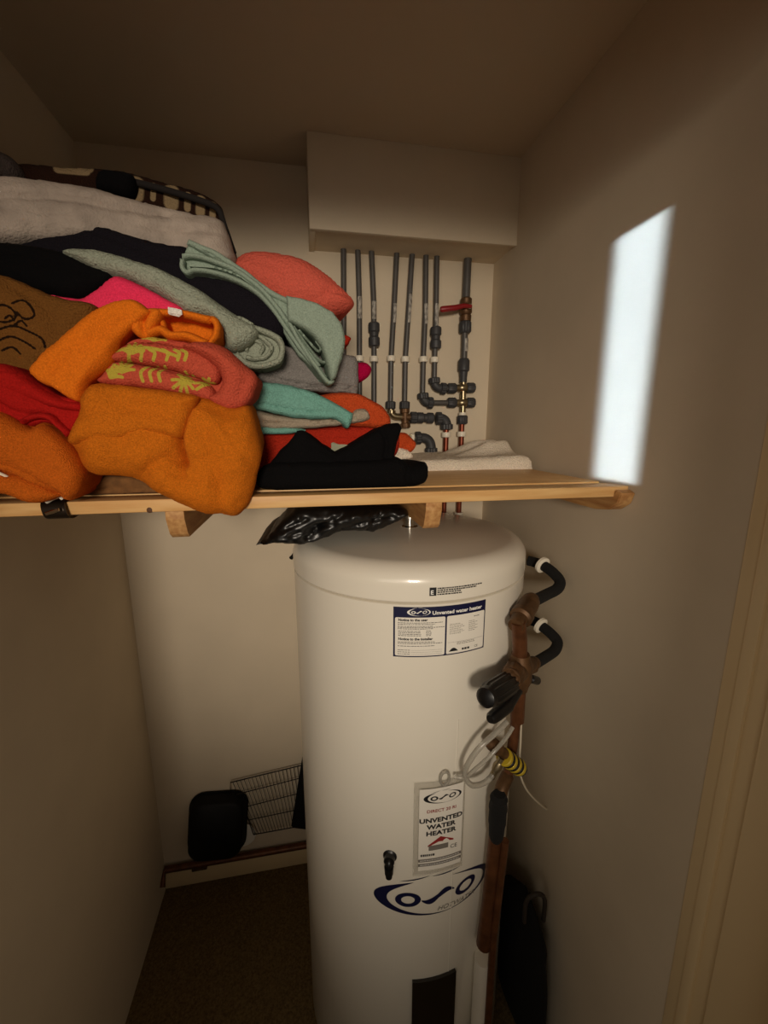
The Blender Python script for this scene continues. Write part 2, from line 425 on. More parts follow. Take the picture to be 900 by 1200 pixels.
#SECTION_TANK
# ------------------------------------------------------------------ hot water cylinder
tank = thing('hot_water_cylinder', 'tall white enamel hot water cylinder standing on the floor under the shelf', 'water heater', (TC.x, TC.y, 0))
def revolve(prof, seg=96):
    w = BM(); rings = []
    for r, z in prof:
        rings.append([w.verts.new((TC.x+r*math.sin(2*PI*k/seg), TC.y-r*math.cos(2*PI*k/seg), z)) for k in range(seg)] if r > 1e-5 else [w.verts.new((TC.x, TC.y, z))])
    for a, b in zip(rings, rings[1:]):
        for k in range(seg):
            k2 = (k+1) % seg
            if len(b) == 1: w.faces.new((a[k], a[k2], b[0]))
            elif len(a) == 1: w.faces.new((a[0], b[k2], b[k]))
            else: w.faces.new((a[k], a[k2], b[k2], b[k]))
    return w
obj('casing', revolve([(0, .012), (TR-.006, .012), (TR, .02), (TR, .5), (TR, 1.0), (TR, 1.3), (TR, 1.4135), (TR-.005, 1.4155), (TR-.02, 1.416)]), M['enamel'], tank)
lid = [(TR-.02, 1.4165), (TR-.002, 1.4175), (TR+.0015, 1.421), (TR+.0015, 1.45)]
for i in range(1, 13):
    a = i/12*PI/2; lid.append((TR+.0015-.045*(1-math.cos(a)), 1.452+.040*math.sin(a)))
lid += [(.2, 1.498), (.1, 1.502), (0, 1.503)]
obj('lid', revolve(lid), M['enamel'], tank)
obj('plinth', revolve([(0, 0), (TR-.03, 0), (TR-.03, .0125), (0, .0125)]), M['black'], tank)
k = P(480, 622, TC.y)
w = BM(); b0 = Vector((k.x, TC.y, 1.498))
turn(w, b0, b0+Vector((0, 0, .062)), [(0, .021), (.08, .021), (.1, .013), (.4, .013), (.42, .0165), (.7, .0165), (.74, .009), (.95, .008), (1, .004)], 18)
obj('top_valve', w, M['chrome'], tank)

# flat print that follows the casing: local (u right, v up) in metres around (th0, z0)
def wrap(th0, z0, u, v, off, rot=0):
    c, s = math.cos(rot), math.sin(rot); return onc(th0+(u*c-v*s)/TR, z0+u*s+v*c, off)
def strip(bm, A, B, th0, z0, off, rot=0):
    a = [bm.verts.new(wrap(th0, z0, u, v, off, rot)) for u, v in A]; b = [bm.verts.new(wrap(th0, z0, u, v, off, rot)) for u, v in B]
    for i in range(len(a)-1): bm.faces.new((a[i], a[i+1], b[i+1], b[i]))
    return bm
def rect(bm, u0, v0, u1, v1, th0, z0, off, rot=0):
    n = max(1, int(abs(u1-u0)/.006)); us = [u0+(u1-u0)*i/n for i in range(n+1)]
    return strip(bm, [(u, v0) for u in us], [(u, v1) for u in us], th0, z0, off, rot)
def rrect(bm, u0, v0, u1, v1, r, th0, z0, off):
    A, B = [], []; n = 40
    us = sorted({u0+(u1-u0)*i/n for i in range(n+1)} | {u0+r*(1-math.cos(a*PI/12)) for a in range(7)} | {u1-r*(1-math.cos(a*PI/12)) for a in range(7)})
    for u in us:
        e = min(u-u0, u1-u); k = 0 if e >= r else r-math.sqrt(max(0, r*r-(r-e)**2)); A.append((u, v0+k)); B.append((u, v1-k))
    return strip(bm, A, B, th0, z0, off)
def ring(bm, cu, cv, a, b, wa, wb, th0, z0, off, t0=0, t1=2*PI, n=48, rot=0, slant=0):
    o, i = [], []
    for k in range(n+1):
        t = t0+(t1-t0)*k/n; c, s = math.cos(t), math.sin(t)
        o.append((cu+a*c+slant*b*s, cv+b*s)); i.append((cu+(a-wa)*c+slant*(b-wb)*s, cv+(b-wb)*s))
    return strip(bm, o, i, th0, z0, off, rot)
def text(bm, s, u, v, size, th0, z0, off, align='LEFT', bold=0, sx=1, rot=0, shear=0):
    c = bpy.data.curves.new('t', 'FONT'); c.body = s; c.size = size; c.align_x = align; c.offset = bold*size; c.shear = shear; c.resolution_u = 3
    o = bpy.data.objects.new('t', c); link(o)
    dg = bpy.context.evaluated_depsgraph_get(); me = bpy.data.meshes.new_from_object(o.evaluated_get(dg), depsgraph=dg)
    vs = [bm.verts.new(wrap(th0, z0, u+p.co.x*sx, v+p.co.y, off, rot)) for p in me.vertices]
    for f in me.polygons:
        try: bm.faces.new([vs[i] for i in f.vertices])
        except ValueError: pass
    bpy.data.objects.remove(o); bpy.data.curves.remove(c); bpy.data.meshes.remove(me)
    return bm
def scribble(bm, u0, u1, v, hgt, th0, z0, off, seed, fill=.85):
    """a line of print too small to read"""
    r = random.Random(seed); u = u0
    while u < u1-.001:
        L = min(r.uniform(.002, .006), u1-u)
        rect(bm, u, v, u+L, v+hgt, th0, z0, off); u += L+r.uniform(.0006, .0012)/fill
    return bm
def flat(name, bm, m, parent): return obj(name, bm, m, parent, smooth=True, angle=60)
def emblem(bm, th0, z0, W, off, rot=0, full=True):
    """oval swash with three letters, width W"""
    k = W/2
    def crescent(t0, t1, thick, A=1.0, B=.34, n=40, pw=1):
        o, i = [], []
        for j in range(n+1):
            t = t0+(t1-t0)*j/n; f = math.sin(PI*(j/n)**pw); c, s = math.cos(t), math.sin(t)
            o.append((k*A*c, k*B*s)); i.append((k*(A-thick*f)*c, k*(B-thick*.36*f)*s))
        strip(bm, o, i, th0, z0, off, rot)
    crescent(math.radians(112), math.radians(285), .21, pw=.75); crescent(math.radians(-100), math.radians(78), .12, pw=1.5)
    ring(bm, -k*.46, -k*.02, k*.20, k*.135, k*.095, k*.062, th0, z0, off, rot=rot)
    ring(bm, k*.50, 0, k*.185, k*.14, k*.075, k*.055, th0, z0, off, rot=rot, slant=.35)
    top, bot = [], []
    for j in range(33):
        t = j/32; u = -.25+t*.54; v = .09*math.sin((t-.5)*PI*1.6)*(1-.25*abs(t-.5)); th = .006+.055*math.sin(PI*t)**.7*(.65+.35*abs(math.sin(2*PI*t)))
        top.append((k*u, k*(v+th))); bot.append((k*u, k*(v-th)))
    strip(bm, top, bot, th0, z0, off, rot)
    if full:
        for (a, b, c, d) in ((-.60, .33, -.12, .42), (-.10, .40, .38, .43)):
            A = [(k*(a+(c-a)*j/8), k*(b+(d-b)*j/8)) for j in range(9)]; B = [(u, v-k*.02*math.sin(PI*j/8)) for j, (u, v) in enumerate(A)]
            strip(bm, A, B, th0, z0, off, rot)
    return bm

# the blue and white data label
thA, zT = TH(461, 711); thB, _ = TH(569, 705); zT = 1.4095; zBm = 1.3035
th0 = (thA+thB)/2; z0 = (zT+zBm)/2; LW = (thB-thA)*TR; LH = zT-zBm
lab = flat('data_label', rect(BM(), -LW/2, -LH/2, LW/2, LH/2, th0, z0, .0005), M['blue'], tank)
def L(x, y): return (x-.5)*LW, (.5-y)*LH
w = BM()
for a, b in ((.018, .527), (.545, .985)):
    u0, v1 = L(a, .205); u1, v0 = L(b, .975); rrect(w, u0, v0, u1, v1, .003, th0, z0, .0009)
flat('white_panel', w, M['label'], lab)
w = BM(); u, v = L(.39, .155); text(w, 'Unvented water heater', u, v, .0108, th0, z0, .0010, bold=.03, sx=1.06)
u, v = L(.255, .10); emblem(w, th0+u/TR, z0+v, .046, .0010, full=True)
flat('heading_print', w, M['white_ink'], lab)
w = BM(); u, v = L(.05, .275); text(w, 'Notice to the user', u, v, .0072, th0, z0, .0012, bold=.04, sx=1.05)
u, v = L(.05, .655); text(w, 'Notice to the installer', u, v, .0072, th0, z0, .0012, bold=.04, sx=1.05)
for i, y in enumerate((.315, .345, .385, .41, .435, .70, .73, .78)):
    u0, v = L(.045, y); u1, _ = L(.40+.1*(i % 3 == 0)+.02*(i % 2), y); scribble(w, u0, u1, v, .0011, th0, z0, .0012, 10+i)
for i, y in enumerate((.48, .51, .54, .57)):
    u0, v = L(.05, y); u1, _ = L(.28, y); scribble(w, u0, u1, v, .0011, th0, z0, .0012, 30+i); u0, _ = L(.33, y); u1, _ = L(.385, y); scribble(w, u0, u1, v, .0011, th0, z0, .0012, 50+i)
for y in (.86, .9, .94):
    u0, v = L(.045, y); u1, _ = L(.17, y); scribble(w, u0, u1, v, .001, th0, z0, .0012, int(y*100)); u0, _ = L(.18, y); u1, _ = L(.50, y); rect(w, u0, v, u1, v+.0003, th0, z0, .0012)
flat('notice_print', w, M['ink'], lab)
w = BM()
for i in range(7):
    u0, v = L(.575, .38+.032*i); u1, _ = L(.70+.02*(i % 3), 0); scribble(w, u0, u1, v, .0009, th0, z0, .0012, 70+i)
    u0, v = L(.79, .37+.032*i); u1, _ = L(.87+.03*(i % 2), 0); scribble(w, u0, u1, v, .0009, th0, z0, .0012, 90+i)
u0, v = L(.85, .29); u1, _ = L(.92, 0); scribble(w, u0, u1, v, .0016, th0, z0, .0012, 99)
for y in (.77, .80): u0, v = L(.66, y); u1, _ = L(.87, 0); scribble(w, u0, u1, v, .0012, th0, z0, .0012, int(y*100))
u0, v = L(.56, .745); u1, _ = L(.97, 0); rect(w, u0, v, u1, v+.0004, th0, z0, .0012)
flat('rating_print', w, M['greyink'], lab)
w = BM(); u, v = L(.625, .93); A = [(u-.010+.02*j/10, v) for j in range(11)]; B = [(a, v+.0075*math.sin(PI*j/10)) for j, (a, _) in enumerate(A)]; strip(w, A, B, th0, z0, .0012)
u0, v = L(.72, .93); u1, _ = L(.81, 0); scribble(w, u0, u1, v, .0042, th0, z0, .0012, 5); u, v = L(.87, .93); text(w, 'CE', u, v, .007, th0, z0, .0012)
flat('approval_marks', w, M['ink'], lab)
# the small electrical notice printed on the lid
t1, zz = TH(503, 698); t2, _ = TH(511, 698); lw = .0016
w = BM(); u1 = (t2-t1)*TR; rect(w, 0, 0, u1, .017, t1, zz, lw+.0006)
for i, v in enumerate((.0135, .0095, .0055, .0012)):
    scribble(w, u1+.002, u1+(.098 if i == 0 else .085 if i == 1 else .052), v, .0025, t1, zz, lw+.0006, 200+i)
obj('warning_print', w, M['ink'], tank)
w = BM(); text(w, 'E', .002, .003, .012, t1, zz, lw+.0010, bold=.03)
obj('warning_symbol', w, M['white_ink'], tank)
# hanging card in a clear sleeve
ta, _ = TH(485, 917); tb, _ = TH(544, 905); zt, zb = 1.014, .774
tc = (ta+tb)/2; CW = (tb-ta)*TR; CH = zt-zb; zc = (zt+zb)/2
card = thing('card_holder', 'white printed card in a clear plastic sleeve hanging on the front of the cylinder', 'sign', onc(tc, zb, .004))
w = BM(); n = 14
for off0, off1 in ((.0035, .0065),):
    vv = [[w.verts.new(wrap(tc, zc, -CW/2+CW*i/n, v, o)) for i in range(n+1)] for v, o in ((-CH/2, off0), (CH/2, off0), (CH/2, off1), (-CH/2, off1))]
    for a, b in ((0, 1), (1, 2), (2, 3), (3, 0)):
        for i in range(n): w.faces.new((vv[a][i], vv[a][i+1], vv[b][i+1], vv[b][i]))
    w.faces.new([vv[k][0] for k in range(4)]); w.faces.new([vv[k][n] for k in (3, 2, 1, 0)])
obj('clear_sleeve', w, M['clear'], card)
w = BM(); tube(w, spline([wrap(tc, zt, .010*math.cos(a)+.008, .006+.016*math.sin(a), .006) for a in [PI*2*i/16 for i in range(17)]], 2), .0032, 8)
obj('hanging_loop', w, M['hose'], card)
kw, kh = CW*.86, CH*.88; ku = CW*.03
paper = flat('paper_card', rect(BM(), -kw/2+ku, -kh/2, kw/2+ku, kh/2, tc, zc, .0068), M['label'], card)
O2 = .0072
def K(x, y): return ku+(x-.5)*kw, (.5-y)*kh
w = BM(); u, v = K(.52, .115); emblem(w, tc+u/TR, zc+v, kw*.86, O2); flat('card_emblem', w, M['ink'], paper)
w = BM()
for t_, y in (('UNVENTED', .405), ('WATER', .485), ('HEATER', .565)):
    u, v = K(.50, y); text(w, t_, u, v, .0155, tc, zc, O2, 'CENTER', bold=.04, sx=1.2)
flat('card_title', w, M['ink'], paper)
w = BM(); scribble(w, K(.05, 0)[0], K(.36, 0)[0], K(0, .82)[1], .0055, tc, zc, O2, 301); flat('small_print', w, M['ink'], paper)
w = BM(); u, v = K(.72, .775); text(w, 'CE', u, v, .014, tc, zc, O2); flat('approval_mark', w, M['ink'], paper)
w = BM(); u, v = K(.5, .285); text(w, 'DIRECT 20 RI', u, v, .0105, tc, zc, O2, 'CENTER', bold=.02, sx=1.08); flat('model_print', w, M['redink'], paper)
w = BM(); u, v = K(.47, .715); A = [(u-.026, v+.006), (u+.002, v+.026), (u+.032, v+.012)]; B = [(u-.026, v+.002), (u-.002, v+.013), (u+.032, v+.008)]; strip(w, A, B, tc, zc, O2)
house = flat('house_symbol', w, M['redink'], paper)
w = BM(); rect(w, u-.024, v-.008, u+.02, v+.005, tc, zc, O2); flat('house_wall', w, M['greyink'], paper)
for y in (.89, .945):
    w = BM(); rect(w, K(.0, 0)[0], K(0, y)[1], K(1, 0)[0], K(0, y)[1]+.0075, tc, zc, O2); flat('address_band', w, M['greyink'], paper)
w = BM()
for i, y in enumerate((.885, .94)): scribble(w, K(.04, 0)[0], K(.96, 0)[0], K(0, y)[1]+.0022, .0016, tc, zc, O2+.0003, 310+i)
flat('white_card_print', w, M['white_ink'], paper)
# big maker's emblem low on the casing
tl, zl = TH(438, 1046); tr, zr = TH(571, 1017); te = (tl+tr)/2
w = BM(); emblem(w, te, .703, (tr-tl)*TR, .0007)
flat('emblem', w, M['blue'], tank)
w = BM(); th_, zh = TH(512, 1067); text(w, 'HOTWATER', 0, 0, .017, th_, zh, .0007, bold=.0, sx=1.05, rot=.02, shear=.35)
flat('emblem_lettering', w, M['greyink'], tank)
# black drain spigot / knob left of the card
c = CY(457, 1003); th_ = math.atan2(c.x-TC.x, -(c.y-TC.y)); nrm = Vector((math.sin(th_), -math.cos(th_), 0))
w = BM(); turn(w, c-nrm*.004, c+nrm*.014, [(0, .0155), (.3, .0155), (.45, .012), (1, .012)], 18)
tube(w, bend(c+nrm*.006, c+nrm*.014, c+nrm*.014+Vector((0, 0, -.040)), .007), .0075, 14)
turn(w, c+nrm*.014+Vector((0, 0, -.012)), c+nrm*.014+Vector((0, 0, -.030)), [(0, .0105), (1, .0095)], 14)
obj('drain_cock', w, M['black'], tank, label='small black drain spigot')
# black element cover near the foot
t1, _ = TH(483, 1147); t2, _ = TH(533, 1133); w = BM(); n = 10
prof = [(-.26, -.001), (-.26, .007), (0, .007), (0, -.001)]
vv = [[w.verts.new(wrap((t1+t2)/2, .463, (t2-t1)*TR*(i/n-.5), v, o)) for i in range(n+1)] for v, o in prof]
for a, b in ((0, 1), (1, 2), (2, 3)):
    for i in range(n): w.faces.new((vv[a][i], vv[a][i+1], vv[b][i+1], vv[b][i]))
w.faces.new([vv[k][0] for k in range(4)]); w.faces.new([vv[k][n] for k in (3, 2, 1, 0)])
bmesh.ops.bevel(w, geom=[e for e in w.edges if len(e.link_faces) == 2 and e.calc_face_angle(0) > .8], offset=.002, segments=2, affect='EDGES')
obj('element_cover', w, M['smoke'], tank, label='black plastic cover')
# welded seam down the casing
w = BM(); ts, _ = TH(529, 1050); tube(w, [onc(ts, z, -.0012) for z in (.03, .3, .6, .9, 1.15)], .0022, 6)
obj('casing_seam', w, M['enamel'], tank)
# white wiring conduit beside the cover
w = BM(); p0 = CY(566, 1122, .02); tube(w, [(p0.x, p0.y, .02), (p0.x, p0.y, .25), (p0.x, p0.y, p0.z)], .021, 18)
obj('white_conduit', w, M['enamel'], tank)
#SECTION_PIPES
# ------------------------------------------------------------------ grey pipes on the back wall
YP = D-.026
def z5(x, y): return P(370+x/3.6, 280+y/3.6, YP)     # survey of the pipe wall
ZTOP = ZB+.02
def up_to_box(a, b):
    """carry the pipe a-b up into the boxing"""
    d = (a-b); return a+d*((ZTOP-a.z)/d.z) if abs(d.z) > 1e-6 else a
def pclip(parent, p, r=.009):
    w = BM(); turn(w, p+Vector((0, 0, -.0085)), p+Vector((0, 0, .0085)), [(0, r+.0045), (.1, r+.0055), (.9, r+.0055), (1, r+.0045)], 16)
    box(w, (p.x-.008, p.y, p.z-.0085), (p.x+.008, D+.001, p.z+.0085), .002)
    return obj('pipe_clip', w, M['clip'], parent)
def sticker(parent, a, b, r):
    w = BM(); d = (b-a).normalized(); s = Vector((1, 0, 0)); n = 6; rows = []
    for t in (0, 1):
        q = a.lerp(b, t); rows.append([w.verts.new(q+Vector((math.sin(x)*(r+.0006), -math.cos(x)*(r+.0006), 0))) for x in [(-.75+1.5*i/n) for i in range(n+1)]])
    for i in range(n): w.faces.new((rows[0][i], rows[0][i+1], rows[1][i+1], rows[1][i]))
    return obj('printed_mark', w, M['sticker'], parent)
def coupling(parent, a, b, r, name='coupling', m='fit'):
    w = BM(); mid = a.lerp(b, .5); d = (b-a)
    turn(w, a, b, [(0, r*.72), (.04, r*.95), (.1, r), (.36, r), (.42, r*.78), (.58, r*.78), (.64, r), (.9, r), (.96, r*.95), (1, r*.72)], 18)
    return obj(name, w, M[m], parent)
def elbow(parent, a, c, b, r, m='fit', collars=True):
    w = BM(); tube(w, bend(a, c, b, min((a-c).length, (b-c).length)*.75), r, 16)
    if collars:
        for q in (a, b):
            d = (q-c).normalized(); nut(w, q-d*.016, q+d*.004, r*1.28, 10)
    return obj('elbow', w, M[m], parent)
PG = 'grey plastic pipes on the back wall'
def vpipe(label, pts, r=.0088, stick=None, clip=None, coup=None):
    pts = [z5(*p) for p in pts]; pts[0] = up_to_box(pts[0], pts[1])
    t = thing('plastic_pipe', label, 'pipe', pts[-1], PG)
    o = []
    for a, b in zip(pts, pts[1:]): o += [a.lerp(b, i/4) for i in range(4)]
    w = BM(); tube(w, o+[pts[-1]], r, 14); obj('tube', w, M['pipe'], t)
    if stick: sticker(t, z5(*stick[0]), z5(*stick[1]), r)
    if clip: pclip(t, z5(*clip), r)
    if coup: coupling(t, z5(*coup[0]), z5(*coup[1]), .0185)
    return t
vpipe('far left grey pipe of the row, half hidden by the coral cushion', [(117, 60), (118, 300), (118, 900)])
vpipe('second grey pipe from left with printed band and white clip', [(178, 62), (184, 260), (185, 900)], stick=((184, 245), (184, 338)), clip=(184, 505))
vpipe('third grey pipe from left with a straight coupling on it', [(236, 65), (245, 270), (246, 480), (246, 900)], stick=((244, 265), (245, 340)), clip=(246, 507), coup=((245, 352), (247, 455)))
p4 = vpipe('fourth grey pipe from left, leaning, ending in the left brass elbow', [(341, 75), (330, 300), (318, 510), (315, 705)], stick=((333, 275), (330, 355)), clip=(318, 505))
p5 = vpipe('fifth grey pipe from left, leaning, ending in the right brass tee', [(406, 80), (391, 310), (378, 510), (375, 705)], stick=((398, 235), (391, 355)), clip=(378, 508))
p6 = vpipe('sixth grey pipe from left turning right into the lower branch of the manifold', [(465, 82), (463, 300), (454, 510), (451, 664)], stick=((464, 275), (463, 360)), clip=(454, 508))
p7 = vpipe('seventh grey pipe from left with coupling, turning right into the upper branch', [(511, 85), (508, 300), (502, 510), (500, 602)], stick=((509, 275), (508, 368)), clip=(501, 510), coup=((507, 370), (506, 465)))
# elbows at their feet
for t, a, c, b in ((p6, (452, 655), (455, 690), (490, 692)), (p7, (500, 590), (502, 628), (545, 632))):
    elbow(t, z5(*a), z5(*c), z5(*b), .0145)
w = BM(); tube(w, [z5(488, 691), z5(580, 691)], .0088, 14); obj('tube', w, M['pipe'], p6)
w = BM(); tube(w, [z5(540, 631), z5(580, 630)], .0088, 14); obj('tube', w, M['pipe'], p7)
for t, x0, y in ((p6, 556, 691), (p7, 556, 630)):
    w = BM(); nut(w, z5(x0, y), z5(x0+36, y), .0165, 9); obj('compression_nut', w, M['fit'], t)
for t, x in ((p4, 316), (p5, 376)):
    w = BM(); nut(w, z5(x, 685), z5(x-1, 718), .0165, 9); obj('compression_nut', w, M['fit'], t)
# brass cross pipe joining pipes four and five, and the run to the copper
run = thing('brass_pipe_run', 'brass tee and grey elbow joining the fourth and fifth pipes to copper', 'pipe fitting', z5(550, 875))
w = BM(); tube(w, bend(z5(315, 705), z5(320, 748), z5(372, 752), .02), .0115, 16); nut(w, z5(318, 722), z5(317, 738), .015, 6)
obj('brass_elbow', w, M['brass'], run)
w = BM(); tube(w, [z5(376, 705), z5(378, 790)], .0125, 16); nut(w, z5(378, 776), z5(379, 798), .016, 6); nut(w, z5(376, 715), z5(376, 735), .0155, 6); tube(w, [z5(362, 752), z5(402, 753)], .012, 14)
obj('brass_tee', w, M['bronze'], run)
w = BM(); nut(w, z5(398, 753), z5(428, 754), .0185, 10); obj('compression_nut', w, M['fit'], run)
coupling(run, z5(425, 754), z5(497, 756), .0185)
elbow(run, z5(512, 757), z5(552, 757), z5(552, 800), .0165)
def copper_tail(parent, x, y0, ylow):
    a, b = z5(x, y0), z5(x-2, y0+60); b = Vector((b.x, b.y, 1.2))
    w = BM(); tube(w, [a, a.lerp(b, .5), b], .0092, 14); return obj('copper_tail', w, M['copper2'], parent)
copper_tail(run, 551, 800, 0); pclip(run, z5(550, 826), .0105)
cc = P(521, 603, YP); pclip(run, Vector((z5(550, 826).x, YP, cc.z)), .0105)
# riser with the red lever
main = thing('valve_riser', 'thick grey riser at the right with red lever valve and brass manifold', 'pipe', z5(615, 880))
a, b = z5(641, 95), z5(634, 260); a = up_to_box(a, b)
w = BM(); tube(w, [a, a.lerp(b, .5), b], .0128, 16); obj('tube', w, M['pipe'], main)
w = BM(); turn(w, z5(635, 248), z5(632, 348), [(0, .014), (.06, .019), (.25, .019), (.3, .016), (.42, .0205), (.62, .0205), (.72, .016), (.76, .019), (1, .018)], 18)
obj('valve_body', w, M['bronze'], main)
w = BM(); q = z5(634, 296); turn(w, q+Vector((0, -.012, 0)), q+Vector((0, -.034, 0)), [(0, .009), (1, .008)], 14); obj('valve_stem', w, M['chrome'], main)
w = BM(); q0 = q+Vector((0, -.032, 0)); e = P(370+525/3.6, 280+297/3.6, q0.y)
tube(w, [q0+Vector((.006, 0, 0)), q0+Vector((-.02, 0, .001)), e.lerp(q0, .5), e+Vector((.006, 0, 0)), e], [.006, .0075, .0092, .0098, .007], 12)
obj('red_lever', w, M['red'], main)
w = BM(); nut(w, z5(631, 348), z5(630, 398), .0195, 10); obj('compression_nut', w, M['fit'], main)
w = BM(); tube(w, [z5(629, 390), z5(626, 515)], .0105, 14); obj('tube', w, M['pipe'], main); sticker(main, z5(631, 420), z5(630, 475), .0105)
w = BM(); turn(w, z5(626, 505), z5(622, 605), [(0, .015), (.1, .0195), (.5, .0195), (.56, .0145), (.8, .0125), (1, .0125)], 18); obj('reducer', w, M['fit'], main)
w = BM(); tube(w, [z5(623, 598), z5(620, 740)], .0105, 16)
for y in (628, 691): tube(w, [z5(590, y), z5(640, y)], .0112, 14); turn(w, z5(605, y), z5(638, y), [(0, .012), (.2, .0152), (.8, .0152), (1, .012)], 14)
obj('brass_manifold', w, M['brass'], main)
for y in (628, 691):
    w = BM(); nut(w, z5(636, y), z5(670, y), .0165, 9); obj('end_cap', w, M['fit'], main)
w = BM(); nut(w, z5(619, 744), z5(618, 782), .0175, 9); obj('compression_nut', w, M['fit'], main)
w = BM(); turn(w, z5(619, 732), z5(619, 744), [(0, .0125), (1, .0135)], 14); obj('white_washer', w, M['clip'], main)
copper_tail(main, 617, 775, 0); pclip(main, z5(615, 823), .0105)
pclip(main, Vector((z5(615, 823).x, YP, P(538, 603, YP).z)), .0105)
# low elbow peeping above the white towel
low = thing('plastic_elbow', 'short grey elbow by itself low on the wall above the white towel', 'pipe fitting', z5(485, 890))
elbow(low, z5(425, 840), z5(487, 836), z5(487, 900), .0165)
w = BM(); turn(w, z5(398, 838), z5(412, 839), [(0, .012), (.2, .016), (1, .016)], 14); obj('white_collar', w, M['clip'], low)
w = BM(); tube(w, [z5(405, 839), z5(430, 840)], .012, 14); obj('pipe_stub', w, M['pipe'], low)
w = BM(); a = z5(487, 895); tube(w, [a, Vector((a.x, a.y, 1.2))], .0105, 14); obj('tail_pipe', w, M['pipe'], low)

# ------------------------------------------------------------------ pipework to the right of the cylinder
pw = thing('discharge_pipework', 'brown copper valve pipework running down the right side of the cylinder', 'pipe', CY(566, 1107, .03))
def bodypipe(name, pts, r, m, n=6, seg=16, parent=pw):
    w = BM(); tube(w, spline(pts, n), r, seg); return obj(name, w, M[m], parent)
def CA(px, py, off, k=0.0):
    return CY(px, py, off)+Vector((k, 0, 0))
for nm, pts, col in (('upper', [(619, 657, 1.0), (627, 659, .985), (637, 663, .955), (648, 671, .925), (656, 681, .905), (653, 690, .89), (640, 697, .87), (622, 706, .82)], 2),
                     ('lower', [(622, 727, .98), (628, 729, .965), (635, 734, .94), (645, 742, .915), (653, 752, .895), (650, 762, .88), (639, 770, .86), (622, 780, .81)], 2)):
    pp = [P(*q) for q in pts]
    obj('black_pipe_lagging', tube(BM(), spline(pp, 6), .0135, 16), M['foam'], pw, label='short black bent pipe')
    q = pp[col]; d = (pp[col+1]-pp[col]).normalized()
    w = BM(); turn(w, q-d*.010, q+d*.002, [(0, .017), (.2, .022), (.8, .022), (1, .017)], 20); obj('white_collar', w, M['clip'], pw, label='white collar')
w = BM(); turn(w, P(624, 701, .82), CA(604, 734, .034), [(0, .015), (.1, .020), (.3, .022), (.5, .020), (.55, .024), (.72, .024), (.76, .018), (1, .016)], 20)
obj('valve_body', w, M['bronze'], pw)
bodypipe('copper_pipe', [CA(607, 728, .034), CA(609, 750, .034), CA(609, 778, .034)], .0155, 'copper')
w = BM(); turn(w, CA(610, 766, .034), CA(608, 808, .034), [(0, .019), (.15, .022), (.3, .026), (.7, .026), (.85, .021), (1, .018)], 20)
tube(w, [P(626, 777, .82), CA(606, 785, .036)], .0155, 16); nut(w, P(624, 778, .815), P(616, 781, .80), .019, 6)
tube(w, [CA(612, 785, .036), CA(598, 795, .055)], .020, 18); nut(w, CA(604, 784, .04), CA(597, 800, .056), .022, 8)
obj('tee_body', w, M['bronze'], pw)
c0, c1 = CA(599, 798, .05), CA(567, 819, .085)
w = BM(); nut(w, c0, c0.lerp(c1, .88), .0225, 12); turn(w, c0.lerp(c1, .85), c1, [(0, .0205), (.7, .019), (1, .012)], 20); obj('valve_cap', w, M['black'], pw, label='large black ribbed valve cap')
c0, c1 = CA(595, 827, .045), CA(574, 843, .06)
w = BM(); turn(w, c0, c1, [(0, .0135), (.6, .0138), (.9, .012), (1, .008)], 18); obj('valve_cap', w, M['black'], pw, label='small black valve cap')
w = BM(); tube(w, [CA(607, 806, .036), CA(594, 828, .045)], .013, 14); obj('cap_neck', w, M['black'], pw)
w = BM(); turn(w, CA(614, 793, .036), P(631, 798, .80), [(0, .006), (.4, .006), (.45, .0095), (.9, .0095), (1, .006)], 16); obj('side_plug', w, M['black'], pw)
bodypipe('copper_pipe', [CA(608, 804, .034), CA(606, 844, .032)], .0155, 'copper')
bodypipe('copper_pipe', [CA(605, 838, .031), CA(601, 872, .03), CA(594, 915, .028)], .0115, 'copper')
# brass side valve with the yellow and black knob
w = BM(); turn(w, CA(572, 868, .03), CA(592, 884, .045), [(0, .011), (.2, .0145), (.6, .0145), (.7, .011), (1, .011)], 16)
obj('valve_body', w, M['bronze'], pw)
w = BM(); tube(w, [CA(588, 888, .045), CA(582, 900, .04), CA(576, 911, .035)], .007, 12); turn(w, CA(586, 893, .043), CA(580, 903, .039), [(0, .008), (.5, .0105), (1, .008)], 12)
obj('brass_spout', w, M['brass'], pw)
k0, k1 = CA(590, 886, .045), CA(608, 899, .05)
for i in range(7):
    w = BM(); turn(w, k0.lerp(k1, i/7), k0.lerp(k1, (i+1)/7), [(0, .0165), (.2, .0185), (.8, .0185), (1, .0165)], 20); obj('knob_band', w, M['yellow' if i % 2 == 0 else 'black'], pw, label=('yellow' if i % 2 == 0 else 'black')+' band of the striped knob')
w = BM(); turn(w, k1, k1.lerp(k0, -.22), [(0, .016), (.6, .0155), (1, .012)], 18); obj('knob_end', w, M['fit'], pw)
bodypipe('brown_hose', [CA(595, 908, .028), CA(588, 924, .032), CA(585, 940, .036)], .0145, 'bronze')
w = BM(); turn(w, CY(585, 930, .04), CY(581, 984, .035), [(0, .013), (.06, .017), (.1, .0195), (.14, .018), (.3, .0205), (.36, .019), (.6, .0195), (.66, .018), (.9, .0165), (1, .012)], 18); obj('black_lagging', w, M['foam'], pw, label='thick black foam sleeve')
w = BM(); e0, e1 = CY(581, 978, .03), CY(567, 1106, .026); tube(w, [e0, e0.lerp(e1, .3), e0.lerp(e1, .6), e0.lerp(e1, .9), e1, e1+Vector((0, .004, -.012))], [.0155, .0155, .0155, .0175, .0185, .012], 16); obj('copper_pipe', w, M['copper'], pw)
